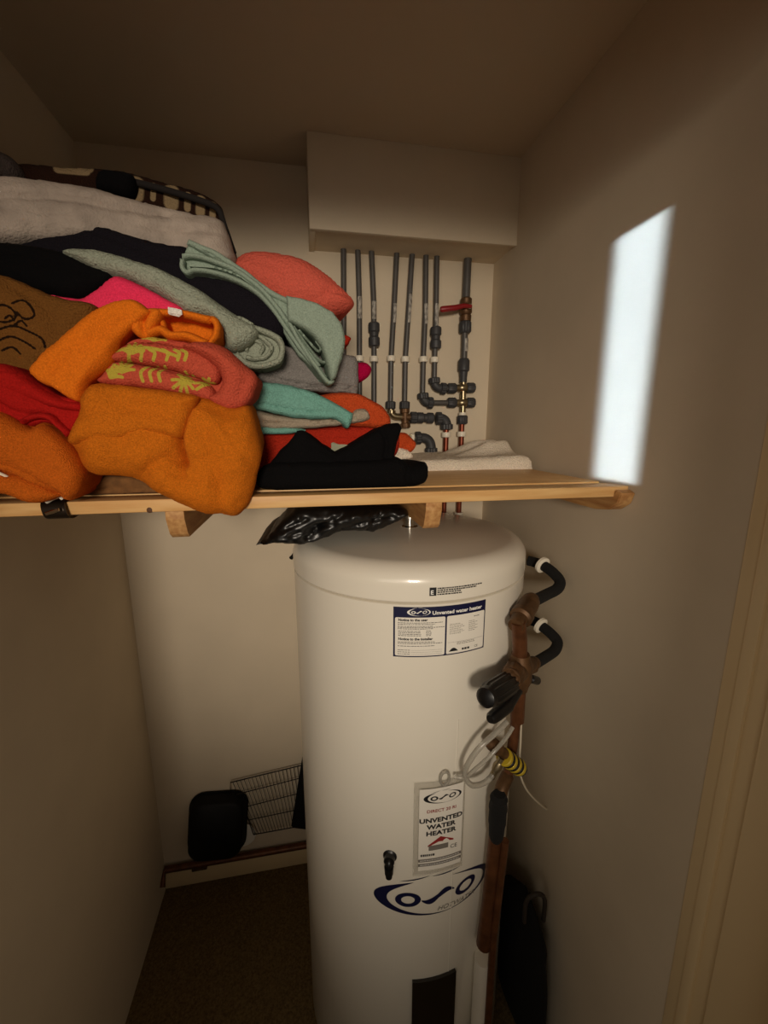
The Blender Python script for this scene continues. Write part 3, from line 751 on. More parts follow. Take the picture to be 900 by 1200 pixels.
w = BM(); e2 = CY(592, 985, .05); e3 = CY(578, 1100, .045); tube(w, [e2, e2.lerp(e3, .5), e3, Vector((e3.x, e3.y, .03))], .009, 14); obj('waste_pipe', w, M['copper'], pw)
# clear hose looping from the valve, and thin white cords
t = obj('clear_hose', tube(BM(), spline([CY(594, 846, .05), CY(584, 856, .05), CY(562, 876, .045), CY(548, 896, .04), CY(545, 909, .035), CY(553, 920, .035), CY(568, 917, .035), CY(580, 905, .038)], 8), .0058, 12), M['hose'])
tag(t, 'clear plastic hose looping beside the yellow and black knob', 'hose')
t = obj('clear_hose', tube(BM(), spline([CY(601, 852, .055), CY(592, 866, .055), CY(574, 886, .05), CY(556, 902, .035), CY(545, 911, .022), CY(532, 910, .012)], 8), .0042, 12), M['hose'])
tag(t, 'thin clear tube running from copper pipe to the hanging card', 'hose')
t = obj('thin_cable', tube(BM(), spline([P(611, 838, .80), P(610, 868, .80), P(609, 890, .80), P(611, 912, .81), P(622, 932, .86), P(642, 949, .92), P(660, 953, .94), P(672, 951, .945)], 8), .0024, 8), M['cord'])
tag(t, 'thin white cable hanging from the copper pipe towards the right wall', 'cable')

#SECTION_CLOTHS
# ------------------------------------------------------------------ the heap of linen on the shelf
def top(name, bm, m, label, cat, group=None): return tag(obj(name, bm, m, angle=80), label, cat, group)
# --- rear, upper
t = top('check_blanket', cloth(BM(), [(20, 195), (71, 197), (117, 199), (156, 205), (199, 216), (240, 229), (258, 242), (264, 258), (277, 300), (268, 300), (240, 275), (149, 250), (60, 232), (15, 225)], 1.02, .36, .016, .018, amp=.006, tilt=(.15, .1), h=.0035, seed=3,
        strokes=[([(x, y-8), (x-1, y+7)], w_) for x, y, w_ in ((164, 227, 6), (183, 230, 2.6), (204, 236, 6.5), (223, 242, 3.2), (238, 247, 4.4), (252, 252, 3))]+[([(72, 200), (108, 203)], 4), ([(74, 204), (105, 206)], 4)], zmin=1.9), M['plaid'],
        'dark brown check blanket with cream blocks at the very top of the heap', 'blanket')
w = BM(); q = spline([P(156, 213, 1.0), P(199, 224, 1.0), P(240, 237, 1.0), P(256, 246, 1.0), P(262, 262, 1.0), P(274, 297, 1.0)], 6); tube(w, q, .006, 10)
obj('piping', w, M['darkbox'], t, label='dark bound edge')
top('black_garment', cloth(BM(), [(116, 202), (135, 201), (156, 206), (157, 222), (150, 231), (128, 226), (113, 222)], .985, .2, .014, .015, seed=4, zmin=1.9), M['blacksheet'], 'small black bundle tucked on top of the grey duvet', 'clothes')
top('grey_bundle', cloth(BM(), [(-50, 190), (-15, 178), (6, 180), (20, 192), (24, 208), (10, 216), (-50, 214)], .96, .25, .02, .02, seed=5, zmin=1.9), M['dusk'], 'dim grey bundle at the top left corner of the heap', 'clothes')
top('grey_duvet', cloth(BM(), [(-60, 208), (0, 209), (36, 211), (71, 216), (117, 224), (149, 233), (185, 242), (228, 252), (257, 258), (265, 268), (273, 292), (276, 306), (262, 312), (230, 306), (150, 292), (100, 284), (60, 284), (-60, 284)], .92, .42, .035, .05,
    creases=[([(-20, 243), (40, 240), (80, 241), (130, 250), (200, 258)], 4, .012), ([(150, 268), (210, 277), (262, 280)], 3, .006), ([(20, 255), (90, 258)], 5, .007)], amp=.010, nscale=10, tilt=(.25, .15), seed=6, taper=.95), M['duvet'], 'thick folded grey white duvet below the check blanket', 'duvet')
# --- dark layers
top('navy_blanket', cloth(BM(), [(-60, 280), (0, 275), (83, 274), (95, 260), (117, 265), (160, 279), (199, 288), (222, 292), (250, 312), (300, 340), (330, 362), (336, 386), (326, 402), (305, 402), (280, 395), (240, 370), (190, 345), (142, 325), (100, 318), (40, 320), (-60, 315)], .885, .40, .025, .03,
    creases=[([(95, 268), (150, 290), (210, 312), (260, 335)], 3, .006)], amp=.006, tilt=(-.05, .1), seed=7, taper=.93), M['navy'], 'dark navy blanket running diagonally under the sage towel', 'blanket')
top('black_sheet', cloth(BM(), [(-60, 286), (0, 284), (70, 295), (108, 311), (137, 323), (118, 342), (97, 352), (53, 346), (0, 330), (-60, 325)], .845, .36, .02, .025, creases=[([(0, 305), (60, 312), (110, 325)], 4, .006)], amp=.006, seed=8), M['blacksheet'], 'black folded sheet at the left edge above the brown printed towel', 'bedding')
# --- grey green towel ending in a loose roll
w = cloth(BM(), [(73, 296), (107, 293), (142, 301), (185, 315), (228, 337), (256, 355), (280, 372), (303, 386), (296, 402), (280, 412), (268, 410), (262, 398), (250, 378), (217, 367), (192, 350), (160, 333), (135, 325), (100, 312)], .83, .34, .028, .022,
    creases=[([(120, 305), (190, 330), (240, 355)], 4, .004)], amp=.006, nscale=20, tilt=(-.08, .05), seed=9, fuzz=.0016)
cloth(w, [(268, 400), (275, 386), (290, 381), (312, 390), (326, 396), (332, 410), (326, 424), (306, 431), (286, 427), (272, 415)], .835, .26, .004, .010, amp=.003, h=.003, seed=10, fuzz=.0014)
def roll(pth, th_, Y, seed): cloth(w, ribbon(pth, th_), Y, .06, .006, .006, amp=.002, h=.0026, seed=seed, taper=.97, smooth=False, fuzz=.0012)
roll([(264, 398), (271, 388), (286, 382), (306, 387), (325, 396), (331, 410), (325, 423), (306, 429), (287, 425), (276, 414)], 7, .818, 81)
roll([(277, 412), (280, 398), (292, 390), (306, 395), (318, 406), (313, 417), (299, 421), (288, 418)], 5, .822, 82)
roll([(288, 412), (292, 402), (301, 399), (309, 407), (304, 414)], 4.5, .824, 83); roll([(258, 388), (266, 376), (280, 373), (296, 381)], 5, .816, 84); roll([(264, 408), (270, 398), (277, 392)], 4, .820, 85)
top('rolled_towel', w, M['greyg'], 'fluffy grey green towel whose rolled end rests above the grey towel', 'towel')
# --- coral cushion behind
top('coral_cushion', cloth(BM(), [(272, 318), (280, 302), (300, 296), (324, 298), (353, 305), (378, 319), (399, 337), (413, 351), (414, 360), (402, 367), (380, 372), (340, 372), (300, 350)], 1.0, .24, .05, .055, creases=[([(413, 356), (395, 348), (380, 350)], 4, .008), ([(300, 315), (330, 322)], 8, .004)], amp=.006, seed=11, taper=.8), M['coral'], 'plump coral pink cushion behind the sage towel', 'cushion')
# --- grey towel and sage towel on it
t = top('grey_towel', cloth(BM(), [(303, 430), (318, 412), (332, 405), (349, 409), (392, 414), (410, 416), (418, 421), (420, 440), (418, 464), (408, 462), (380, 459), (350, 457), (310, 448), (302, 440)], .90, .36, .016, .014,
    creases=[([(312, 441), (350, 450), (400, 453), (418, 456)], 1.3, .007), ([(312, 445), (350, 454), (400, 457), (418, 460)], 1.0, .005), ([(330, 425), (380, 432)], 8, .004)], amp=.004, h=.0032, seed=12, taper=.95), M['grey'], 'plain grey folded towel directly above the mint towel', 'towel')
w = cloth(BM(), [(224, 286), (250, 297), (280, 316), (310, 337), (335, 353), (341, 372), (352, 394), (366, 414), (382, 441), (376, 438), (366, 430), (350, 416), (340, 402), (328, 383), (318, 363), (306, 349), (285, 337), (255, 327), (225, 320), (216, 314), (216, 300)], .856, .24, .006, .008, amp=.003, h=.0028, tilt=(0, .05), seed=13)
def layer(pth, th_, Y, seed, dp=.16, bl=.004): cloth(w, ribbon(pth, th_), Y, dp, bl, .004, amp=.0012, h=.0025, seed=seed, taper=.97, smooth=False, wob=.0006)
layer([(220, 283), (235, 290), (252, 297), (284, 318), (314, 341), (340, 354)], 6.5, .848, 25)
layer([(228, 288), (262, 308), (296, 334), (326, 362), (344, 384)], 4, .846, 26)
layer([(213, 300), (226, 299), (246, 304), (274, 315), (302, 335), (324, 359), (346, 391), (374, 430)], 5.5, .840, 27)
layer([(213, 303), (213, 313), (219, 319), (228, 316), (252, 319), (284, 331), (310, 350), (330, 376), (352, 408), (382, 443)], 5, .836, 28)
layer([(222, 311), (250, 313), (280, 323), (306, 342), (328, 370), (350, 400)], 2.5, .843, 29)
# the turned back end: an outer flap and the curled layers inside it
cloth(w, [(335, 346), (352, 350), (372, 355), (390, 366), (400, 380), (405, 398), (401, 420), (393, 443), (388, 447), (385, 436), (381, 420), (376, 406), (368, 394), (354, 384), (338, 376)], .818, .2, .010, .010, creases=[([(345, 362), (385, 380)], 8, .004)], amp=.003, h=.0026, seed=14, smooth=False)
layer([(338, 376), (350, 398), (364, 420), (384, 447), (391, 445)], 4.5, .828, 15)
layer([(344, 382), (358, 402), (372, 420), (382, 424), (382, 412)], 3, .832, 16)
layer([(350, 386), (362, 400), (372, 411), (376, 408), (370, 399)], 2.6, .834, 17)
top('sage_towel', w, M['sage'], 'sage green towel folded in thin layers and draped diagonally over the heap', 'towel')
# --- hot pink, brown printed, red, oranges on the left
top('pink_cloth', cloth(BM(), [(57, 345), (80, 349), (98, 349), (118, 336), (136, 324), (160, 332), (192, 349), (214, 362), (206, 372), (160, 372), (110, 368), (80, 358)], .815, .25, .014, .014, creases=[([(100, 352), (150, 352), (200, 362)], 4, .004)], amp=.004, seed=31), M['pink'], 'hot pink cloth peeking out above the orange cloth', 'clothes')
r3 = random.Random(3)
sq = [[(2, 372), (12, 362), (24, 366), (30, 376), (20, 382), (8, 380)], [(24, 360), (36, 356), (46, 364), (50, 374), (40, 378), (30, 370)], [(12, 390), (28, 386), (44, 392), (58, 400), (62, 410)], [(8, 404), (24, 398), (40, 404), (52, 412)], [(18, 378), (24, 374), (28, 380)], [(30, 384), (36, 380), (42, 386)], [(0, 392), (8, 398), (4, 406)], [(14, 414), (26, 410), (36, 418)]]
top('brown_printed_towel', cloth(BM(), [(-60, 322), (0, 322), (53, 343), (80, 351), (112, 358), (108, 380), (70, 425), (40, 452), (0, 445), (-60, 440)], .79, .32, .022, .03, creases=[([(20, 340), (60, 365), (70, 395)], 5, .006)], amp=.006, h=.0026, seed=32, strokes=sq, stroke_w=1.1), M['brownpat'], 'brown towel with dark line drawing at the left edge', 'towel')
w = cloth(BM(), [(37, 433), (56, 410), (78, 392), (103, 370), (125, 357), (153, 351), (172, 361), (176, 370), (156, 385), (142, 400), (133, 423), (117, 439), (103, 451), (97, 470), (82, 467), (64, 455), (46, 447)], .735, .10, .018, .016,
    creases=[([(70, 440), (95, 415), (125, 395), (150, 375)], 7, .005), ([(100, 450), (112, 430), (135, 405)], 4, -.004)], amp=.005, nscale=14, h=.0032, tilt=(.1, .1), seed=33)
cloth(w, [(152, 382), (165, 366), (176, 361), (190, 364), (188, 376), (180, 390), (172, 397), (160, 393)], .752, .16, .012, .010, creases=[([(176, 366), (170, 380), (172, 394)], 2.5, .010)], amp=.003, h=.003, seed=34)
def fold(pth, th_, Y, seed, bl=.008): cloth(w, ribbon(pth, th_), Y, .15, bl, .008, amp=.003, h=.003, seed=seed, taper=.95, smooth=False)
cloth(w, [(178, 366), (231, 372), (250, 374), (252, 392), (240, 402), (205, 396), (180, 394)], .80, .12, .006, .01, amp=.003, h=.004, seed=63)
fold([(180, 366), (205, 366), (230, 371), (248, 375)], 9, .754, 64); fold([(246, 373), (254, 379), (253, 392), (245, 404)], 8, .756, 65)
fold([(172, 392), (188, 386), (200, 393), (220, 394), (243, 404)], 10, .75, 66, .010); fold([(186, 372), (192, 382), (188, 390)], 6, .76, 67)
t = top('orange_cloth', w, M['orange2'], 'smooth orange cloth folded over between the pink cloth and coral print', 'clothes')
w = cloth(BM(), [(197, 360), (213, 363), (214, 369), (197, 367)], .742, .003, .001, .003, h=.002, seed=35, smooth=False); obj('care_label', w, M['care'], t, label='small white care label')
# palm print on coral towel
fr = []
def frond(cx, cy, r, a0, a1, n):
    for i in range(n):
        a = math.radians(a0+(a1-a0)*i/(n-1)); fr.append([(cx, cy), (cx+r*.55*math.cos(a)+1, cy-r*.55*math.sin(a)), (cx+r*math.cos(a), cy-r*math.sin(a)+2)])
frond(218, 448, 13, 0, 330, 9); frond(243, 452, 10, 20, 200, 5); frond(148, 438, 15, 20, 160, 6); frond(160, 416, 14, 150, 20, 5); frond(182, 400, 14, 160, 10, 5); frond(135, 444, 14, 10, 120, 4)
for x in (176, 186, 196): fr.append([(x, 431), (x-6, 438), (x-4, 448)])
for x in (150, 165, 180, 195, 208, 216): fr.append([(x, 412), (x+6, 416), (x+4, 424)])
fr.append([(140, 413), (165, 409), (190, 412), (212, 420)])
w = cloth(BM(), [(119, 446), (130, 434), (138, 420), (146, 408), (160, 402), (190, 402), (225, 405), (252, 408), (280, 425), (296, 444), (288, 470), (270, 476), (249, 468), (213, 460), (160, 452), (135, 450)], .765, .12, .012, .015, amp=.003, h=.0034, seed=36, strokes=[[(0, 0), (1, 1)]])
def lay(pts, Y, seed, st=None, bl=.018, rim=.013, **k): cloth(w, pts, Y, .10, bl, rim, amp=.003, nscale=16, h=.0022, seed=seed, strokes=st or [[(0, 0), (1, 1)]], stroke_w=1.7, taper=.95, **k)
lay([(115, 447), (124, 436), (136, 424), (160, 427), (192, 433), (222, 442), (246, 451), (254, 462), (250, 472), (230, 466), (213, 463), (192, 459), (160, 454), (135, 452)], .748, 71, fr)
lay([(132, 422), (141, 409), (155, 403), (185, 403), (210, 406), (234, 413), (252, 424), (260, 438), (252, 450), (226, 441), (192, 432), (160, 426)], .742, 72, fr)
lay([(148, 406), (156, 398), (175, 395), (196, 397), (222, 402), (232, 408), (215, 411), (190, 406), (165, 405)], .756, 73, fr, .010, .008)
lay([(214, 406), (232, 401), (252, 403), (266, 409), (285, 425), (302, 443), (298, 462), (289, 476), (273, 482), (256, 477), (245, 466), (255, 459), (261, 447), (256, 434), (242, 423), (226, 414)], .742, 74, None, .026, .018, creases=[([(292, 446), (282, 466)], 6, .006), ([(240, 412), (270, 425), (282, 440)], 8, -.006)])
top('coral_printed_towel', w, M['coralpat'], 'coral towel with yellow palm print folded on the big orange towel', 'towel')
w = cloth(BM(), [(98, 465), (112, 450), (135, 451), (170, 455), (200, 459), (228, 463), (249, 470), (270, 478), (290, 476), (298, 490), (303, 512), (307, 530), (303, 550), (297, 575), (288, 594), (276, 604), (258, 602), (243, 602), (225, 595), (205, 586), (185, 576), (165, 563), (148, 558), (115, 556), (101, 545), (93, 528), (84, 512), (92, 496), (97, 480)], .732, .34, .045, .045,
    creases=[([(235, 462), (223, 487), (219, 514), (224, 542)], 2.6, .030), ([(110, 480), (150, 478), (200, 484)], 9, .006), ([(170, 558), (200, 535), (224, 541)], 7, .010), ([(245, 500), (262, 560), (264, 600)], 9, .008), ([(262, 480), (280, 520), (300, 545)], 10, .006)],
    steps=[([(224, 545), (218, 514), (222, 487), (234, 463)], -.012, 1.6)], amp=.010, nscale=12, h=.0032, seed=37, fuzz=.0020, taper=.86, rise=.03)
cloth(w, [(98, 465), (112, 450), (135, 451), (170, 455), (200, 459), (228, 463), (232, 470), (223, 490), (219, 510), (210, 515), (192, 511), (171, 510), (149, 518), (115, 520), (85, 520), (84, 508), (92, 492), (97, 478)], .706, .12, .026, .022, amp=.006, nscale=14, h=.0032, seed=75, fuzz=.0020, taper=.9, creases=[([(105, 485), (150, 480), (205, 488)], 9, .006), ([(130, 462), (180, 475), (222, 476)], 8, .005)])
top('orange_bath_towel', w, M['orange'], 'big fluffy orange towel hanging over the shelf front edge', 'towel')
w = cloth(BM(), [(-60, 425), (0, 426), (21, 433), (46, 450), (71, 464), (98, 471), (98, 488), (85, 511), (72, 502), (54, 496), (32, 500), (0, 486), (-60, 480)], .728, .22, .018, .02,
    creases=[([(0, 470), (30, 485), (60, 488), (75, 500)], 3, .010), ([(0, 440), (40, 462), (85, 480)], 6, .005), ([(30, 497), (45, 489), (66, 492)], 2, .006)], amp=.006, nscale=15, h=.0032, seed=38)
cloth(w, [(-40, 428), (0, 430), (20, 436), (45, 452), (70, 466), (97, 473), (96, 482), (70, 480), (40, 470), (0, 458), (-40, 455)], .722, .12, .014, .014, amp=.004, nscale=18, h=.0032, seed=94, taper=.9)
cloth(w, ribbon([(24, 496), (40, 488), (58, 489), (70, 500), (80, 510)], 7), .712, .1, .008, .008, amp=.003, h=.003, seed=95, smooth=False)
top('red_cloth', w, M['red_cloth'], 'dark red cloth lying on the small orange towel at the left', 'clothes')
w = cloth(BM(), [(-60, 480), (0, 481), (36, 499), (53, 495), (71, 509), (89, 528), (98, 550), (96, 572), (83, 587), (69, 580), (53, 587), (36, 587), (14, 580), (4, 570), (-60, 575)], .722, .22, .03, .032,
    creases=[([(-10, 544), (20, 553), (45, 565), (70, 580)], 2.4, .020), ([(35, 500), (60, 520), (85, 545)], 6, .006)], amp=.007, nscale=14, h=.0034, seed=39, zmin=1.60)
cloth(w, [(-10, 560), (8, 555), (28, 555), (52, 565), (74, 580), (68, 583), (53, 588), (34, 588), (12, 580), (-10, 576)], .712, .1, .022, .016, amp=.004, nscale=16, h=.0032, seed=92, zmin=1.60, taper=.9)
cloth(w, [(-40, 484), (0, 484), (34, 502), (52, 498), (70, 512), (86, 530), (96, 552), (94, 570), (84, 584), (70, 576), (40, 560), (14, 550), (-40, 540)], .706, .12, .022, .022, amp=.006, nscale=14, h=.0032, seed=93, zmin=1.60, taper=.9)
top('orange_hand_towel', w, M['orange3'], 'small orange towel bunched at the lower left shelf edge', 'towel')
top('tan_towel', cloth(BM(), [(95, 562), (118, 557), (160, 558), (185, 570), (215, 585), (200, 588), (95, 585)], .80, .2, .012, .01, seed=40, zmin=SH+.002, creases=[([(110, 572), (170, 573)], 2, .006)]), mat('tan_cloth', (116, 78, 40), rough=.95, var=.3, vscale=60), 'brown folded cloth squashed flat beneath the big orange towel', 'towel')
# --- right hand stack
top('red_towel', cloth(BM(), [(290, 505), (320, 503), (370, 500), (410, 498), (447, 497), (460, 499), (468, 515), (462, 535), (430, 560), (300, 562), (285, 540)], .90, .3, .022, .025, amp=.006, nscale=16, seed=41, fuzz=.002, zmin=SH+.003, creases=[([(310, 520), (380, 514), (440, 516)], 5, .005)]), M['redterry'], 'deep red towel at the bottom of the right hand stack', 'towel')
t = [o for o in COL.objects if o.name == 'red_towel'][0]
w = cloth(BM(), [(388, 519), (402, 521), (414, 522), (414, 532), (388, 532)], .862, .01, .001, .003, h=.002, seed=42, smooth=False); obj('care_label', w, mat('pale_tag', (150, 150, 126), rough=.8), t, label='pale green grey tag')
top('burnt_orange_towel', cloth(BM(), [(340, 470), (372, 464), (384, 461), (402, 460), (420, 462), (440, 471), (453, 482), (458, 496), (450, 502), (430, 501), (400, 498), (350, 490)], .875, .3, .02, .02, amp=.005, nscale=16, seed=43, fuzz=.0018, creases=[([(395, 468), (425, 475), (445, 492)], 4, .006)]), M['burnt'], 'burnt orange towel bulging out right of the mint towel', 'towel')
w = cloth(BM(), [(290, 478), (320, 486), (350, 490), (390, 491), (410, 486), (416, 480), (427, 479), (433, 486), (430, 493), (400, 498), (360, 502), (300, 502), (290, 495)], .858, .3, .012, .009, amp=.003, h=.003, seed=44, creases=[([(300, 494), (360, 496), (415, 490)], 1.5, .006)])
top('stone_towel', w, M['beige'], 'thin stone coloured towel sandwiched below the mint towel', 'towel')
w = cloth(BM(), [(290, 452), (300, 448), (322, 449), (345, 453), (370, 461), (392, 472), (409, 482), (413, 487), (408, 502), (402, 497), (390, 491), (370, 491), (343, 489), (320, 484), (297, 478), (288, 470)], .845, .3, .014, .011, amp=.004, h=.003, seed=45, creases=[([(300, 472), (345, 481), (390, 484)], 1.6, .005), ([(352, 460), (380, 476), (407, 488)], 2, .004)])
cloth(w, [(292, 500), (320, 500), (358, 503), (340, 508), (303, 509), (292, 507)], .855, .2, .006, .005, amp=.002, h=.003, seed=46)
top('mint_towel', w, M['teal'], 'mint green towel with pointed corner below the grey towel', 'towel')
top('magenta_cloth', cloth(BM(), [(414, 428), (427, 425), (435, 431), (433, 440), (421, 447), (414, 444)], .96, .12, .012, .012, seed=47, h=.003), M['magenta'], 'small magenta cloth corner sticking out right of the grey towel', 'clothes')
top('crimson_cloth', cloth(BM(), [(396, 396), (404, 393), (411, 396), (409, 401), (405, 405), (396, 405)], .97, .1, .006, .006, seed=48, h=.003), M['redterry'], 'tiny crimson cloth tip between sage towel and first pipe', 'clothes')
w = cloth(BM(), [(316, 543), (328, 528), (338, 518), (349, 505), (354, 504), (362, 509), (377, 522), (393, 531), (410, 522), (427, 511), (447, 501), (459, 496), (468, 496), (471, 502), (465, 520), (461, 540), (440, 552), (330, 552)], .815, .12, .014, .014, amp=.005, h=.0032, seed=49, smooth=False,
    creases=[([(447, 505), (452, 518), (450, 535)], 3, .008), ([(365, 520), (400, 542)], 5, .005)])
cloth(w, [(299, 560), (304, 551), (312, 544), (330, 541), (380, 540), (430, 539), (460, 537), (473, 539), (481, 546), (490, 543), (497, 541), (501, 549), (499, 563), (488, 569), (460, 573), (427, 575), (343, 575), (310, 573), (300, 567)], .805, .16, .026, .022, amp=.004, seed=50, zmin=SH+.001,
    creases=[([(478, 545), (474, 556), (478, 570)], 2.5, .008), ([(320, 552), (400, 551), (460, 550)], 3, .005)])
top('black_cloth', w, M['blackknit'], 'black folded cloth with two peaks lying on the shelf edge', 'clothes')
w = cloth(BM(), [(462, 509), (473, 507), (481, 512), (487, 520), (483, 529), (475, 530), (462, 527)], .94, .1, .014, .012, amp=.006, nscale=40, seed=51, h=.0028, fuzz=.003)
t = top('fluffy_cloth', w, M['burnt'], 'small fluffy orange red cloth end beside the black cloth', 'clothes')
w = cloth(BM(), [(458, 527), (468, 524), (480, 529), (484, 536), (470, 540), (458, 538)], .93, .08, .01, .008, amp=.005, nscale=40, seed=52, h=.003, fuzz=.003, zmin=SH+.004); obj('white_trim', w, M['white'], t, label='white fluffy trim')
# --- white towel lying flat at the back
def hw(x, y):
    n = noise.noise
    k = max(0, min(1, (x-.42)/.12)); ridge = math.exp(-((y-1.20-.25*(x-.5))/.03)**2)*k
    ridge2 = math.exp(-((y-1.30)/.035)**2)*k
    return .030+.006*n(Vector((x*9, y*9, 2)))+.003*n(Vector((x*30, y*30, 5)))+.036*ridge+.040*ridge2+.006*k
top('white_towel', slab(BM(), .18, .628, 1.085, 1.40, SH+.0032, hw, 110, 80), M['white'], 'white fluffy towel lying flat on the bare shelf under the pipes', 'towel')

#SECTION_REST
# ------------------------------------------------------------------ spring clip on the shelf edge
clip = thing('metal_clip', 'dark metal clip with white prong gripping the shelf edge at the left', 'clip', P(64, 603, SY-.01))
q = P(64, 597, SY-.004)
w = BM(); n = 12; rows = []
pr = [(SY+.03, SH+.0025), (SY+.004, SH+.003), (SY-.006, SH-.001), (SY-.010, SH-.012), (SY-.008, SH-.022), (SY+.002, SH-.027), (SY+.02, SH-.0255)]
pr = [(a.x, a.y) for a in spline([Vector(p) for p in pr], 4)]
for k, x in ((0, q.x-.017), (1, q.x+.017)): rows.append([[w.verts.new((x+.004*(SH-z)/.02, y-o, z)) for y, z in pr] for o in (0, .0016)])
(a0, a1), (b0, b1) = rows
for i in range(len(pr)-1):
    w.faces.new((a0[i], a0[i+1], b0[i+1], b0[i])); w.faces.new((a1[i], b1[i], b1[i+1], a1[i+1])); w.faces.new((a0[i], a1[i], a1[i+1], a0[i+1])); w.faces.new((b0[i], b0[i+1], b1[i+1], b1[i]))
for i in (0, -1): w.faces.new((a0[i], b0[i], b1[i], a1[i]))
obj('clip_plate', w, M['dark'], clip)
w = BM(); tube(w, [P(55, 588, .735), P(62, 584, .728), P(69, 581, .724), P(73, 584, .728)], .0032, 10); obj('prong', w, M['clip'], clip)
w = BM(); turn(w, P(54, 602, SY-.014), P(70, 597, SY-.016), [(0, .0028), (.5, .0034), (1, .0028)], 12); obj('rolled_edge', w, M['chrome'], clip)
w = BM(); tube(w, spline([P(-30, 546, .70), P(-6, 553, .698), P(4, 557, .698), P(9, 560, .700), P(12, 566, .71)], 5), .0028, 10)
tag(obj('hanger_wire', w, M['cord']), 'thin white wire end poking out of the small orange towel', 'wire')

# ------------------------------------------------------------------ bin bag between the shelf and the cylinder
w = cloth(BM(), [(299, 639), (312, 631), (330, 612), (346, 597), (380, 594), (440, 594), (476, 596), (478, 603), (466, 611), (452, 617), (436, 623), (418, 622), (400, 622), (386, 628), (374, 633), (352, 638), (322, 637)], .90, .24, .03, .03, amp=.013, nscale=14, h=.004, seed=61, smooth=False, taper=.9, wob=.003, fuzz=.0002, rest=False,
    creases=[([(320, 630), (350, 622), (390, 612)], 3, .008), ([(360, 628), (380, 612), (400, 602)], 3, .01), ([(400, 618), (430, 608), (460, 604)], 2.5, .01), ([(330, 620), (360, 606)], 2.5, .008), ([(430, 618), (444, 600)], 2, .008)])
tag(obj('plastic_bag', w, M['bag'], angle=80), 'shiny black plastic bag stuffed between shelf and cylinder top', 'bag')

# ------------------------------------------------------------------ things on the ledge of the rear skirting
ledge = thing('copper_heating_pipe', 'brown copper pipe running along the top of the rear baseboard', 'pipe', (0, D-.02, .083))
obj('pipe_run', tube(BM(), [(XL+.004, D-.055, .060), (XL+.008, D-.018, .094), (-.3, D-.018, .094), (.3, D-.018, .094), (XR-.01, D-.018, .094)], .0125, 14), M['copper'], ledge)
q = P(233, 1012, D-.03); w = BM(); box(w, (q.x-.028, D-.034, .078), (q.x+.028, D-.012, .09), .003); obj('pipe_bracket', w, M['bronze'], ledge)
def rounded_pan(bm, c, ux, uz, nrm, W, H, r, depth, taper=.9):
    loops = []
    for sc, d in ((1.0, 0), (1.03, 0), (1.03, .004), (.99, .004), (taper, depth-.006), (taper-.05, depth)):
        ring_ = []
        for cx, cz, a0 in ((1, 1, 0), (-1, 1, 90), (-1, -1, 180), (1, -1, 270)):
            for k in range(7):
                a = math.radians(a0+15*k); x = cx*(W/2-r)+r*math.cos(a); z = cz*(H/2-r)+r*math.sin(a)
                ring_.append(bm.verts.new(c+ux*x*sc+uz*z*sc+nrm*d))
        loops.append(ring_)
    n = len(loops[0])
    for a, b in zip(loops, loops[1:]):
        for i in range(n): bm.faces.new((a[i], a[(i+1) % n], b[(i+1) % n], b[i]))
    bm.faces.new(loops[-1])
    inner = [bm.verts.new(v.co+nrm*.001) for v in loops[0]]; mid = [bm.verts.new(c+(v.co-c)*(taper-.02)+nrm*(depth-.004)) for v in loops[0]]
    for i in range(n):
        bm.faces.new((loops[0][i], inner[i], inner[(i+1) % n], loops[0][(i+1) % n])); bm.faces.new((inner[i], mid[i], mid[(i+1) % n], inner[(i+1) % n]))
    bm.faces.new(mid[::-1])
    return bm
ca = P(254, 972, D-.05); ux = (P(289, 968, D-.05)-P(219, 974, D-.05)).normalized(); uz = Vector((0, 0, 1)); nrm = Vector((0, -1, .12)).normalized()
uz = (nrm.cross(ux)).normalized(); uz = uz if uz.z > 0 else -uz
pw_, ph_ = (P(289, 970, D-.06)-P(219, 974, D-.06)).length*.98, (P(254, 939, D-.06)-P(254, 1004, D-.06)).length
w = rounded_pan(BM(), ca+Vector((0, .03, 0)), ux, uz, nrm, pw_, ph_, .055, .05, .92)
tag(obj('baking_tin', w, M['soot'], angle=50), 'black square baking tin with rounded corners leaning on the back wall', 'baking tin')
w = BM(); c = P(284, 978, D-.012); turn(w, c+Vector((0, .006, 0)), c+Vector((0, -.006, 0)), [(0, .028), (.3, .048), (.8, .052), (1, .050)], 36)
tag(obj('white_dish', w, M['label']), 'pale round dish edge showing behind the black baking tin', 'dish')
# wire cooling rack
YR = D-.012
def R(px, py, dy=0): return P(px, py, YR-dy)
rack = thing('cooling_rack', 'dark wire cooling rack leaning on the back wall beside the baking tin', 'rack', R(320, 985))
rows = [[(270, 917), (357, 896)], [(277, 931), (359, 910)], [(286, 946), (361, 927)], [(291, 961), (362, 946)], [(297, 977.5), (364, 966)]]
w = BM()
tube(w, [R(276, 931, .006), R(270, 931.5, .008), R(270, 917, .008), R(357, 896, .008)], .0022, 8); tube(w, [R(276, 931, .004), R(286, 946, .006), R(297, 978, .012), R(364, 966, .012), R(361, 927, .006), R(357, 896, .004)], .0022, 8)
obj('rim_wire', w, M['wire'], rack)
for r_ in rows[1:4]:
    w = BM(); tube(w, [R(*r_[0], .008), R(*r_[1], .008)], .0017, 8); obj('cross_wire', w, M['wire'], rack)
for i in range(19):
    t = (i+.6)/19.5
    a = Vector(rows[0][0]).lerp(Vector(rows[0][1]), t); b = Vector(rows[4][0]).lerp(Vector(rows[4][1]), t)
    w = BM(); tube(w, [R(a.x, a.y, .006), R(b.x, b.y, .010)], .0012, 6); obj('grid_wire', w, M['wire'], rack)
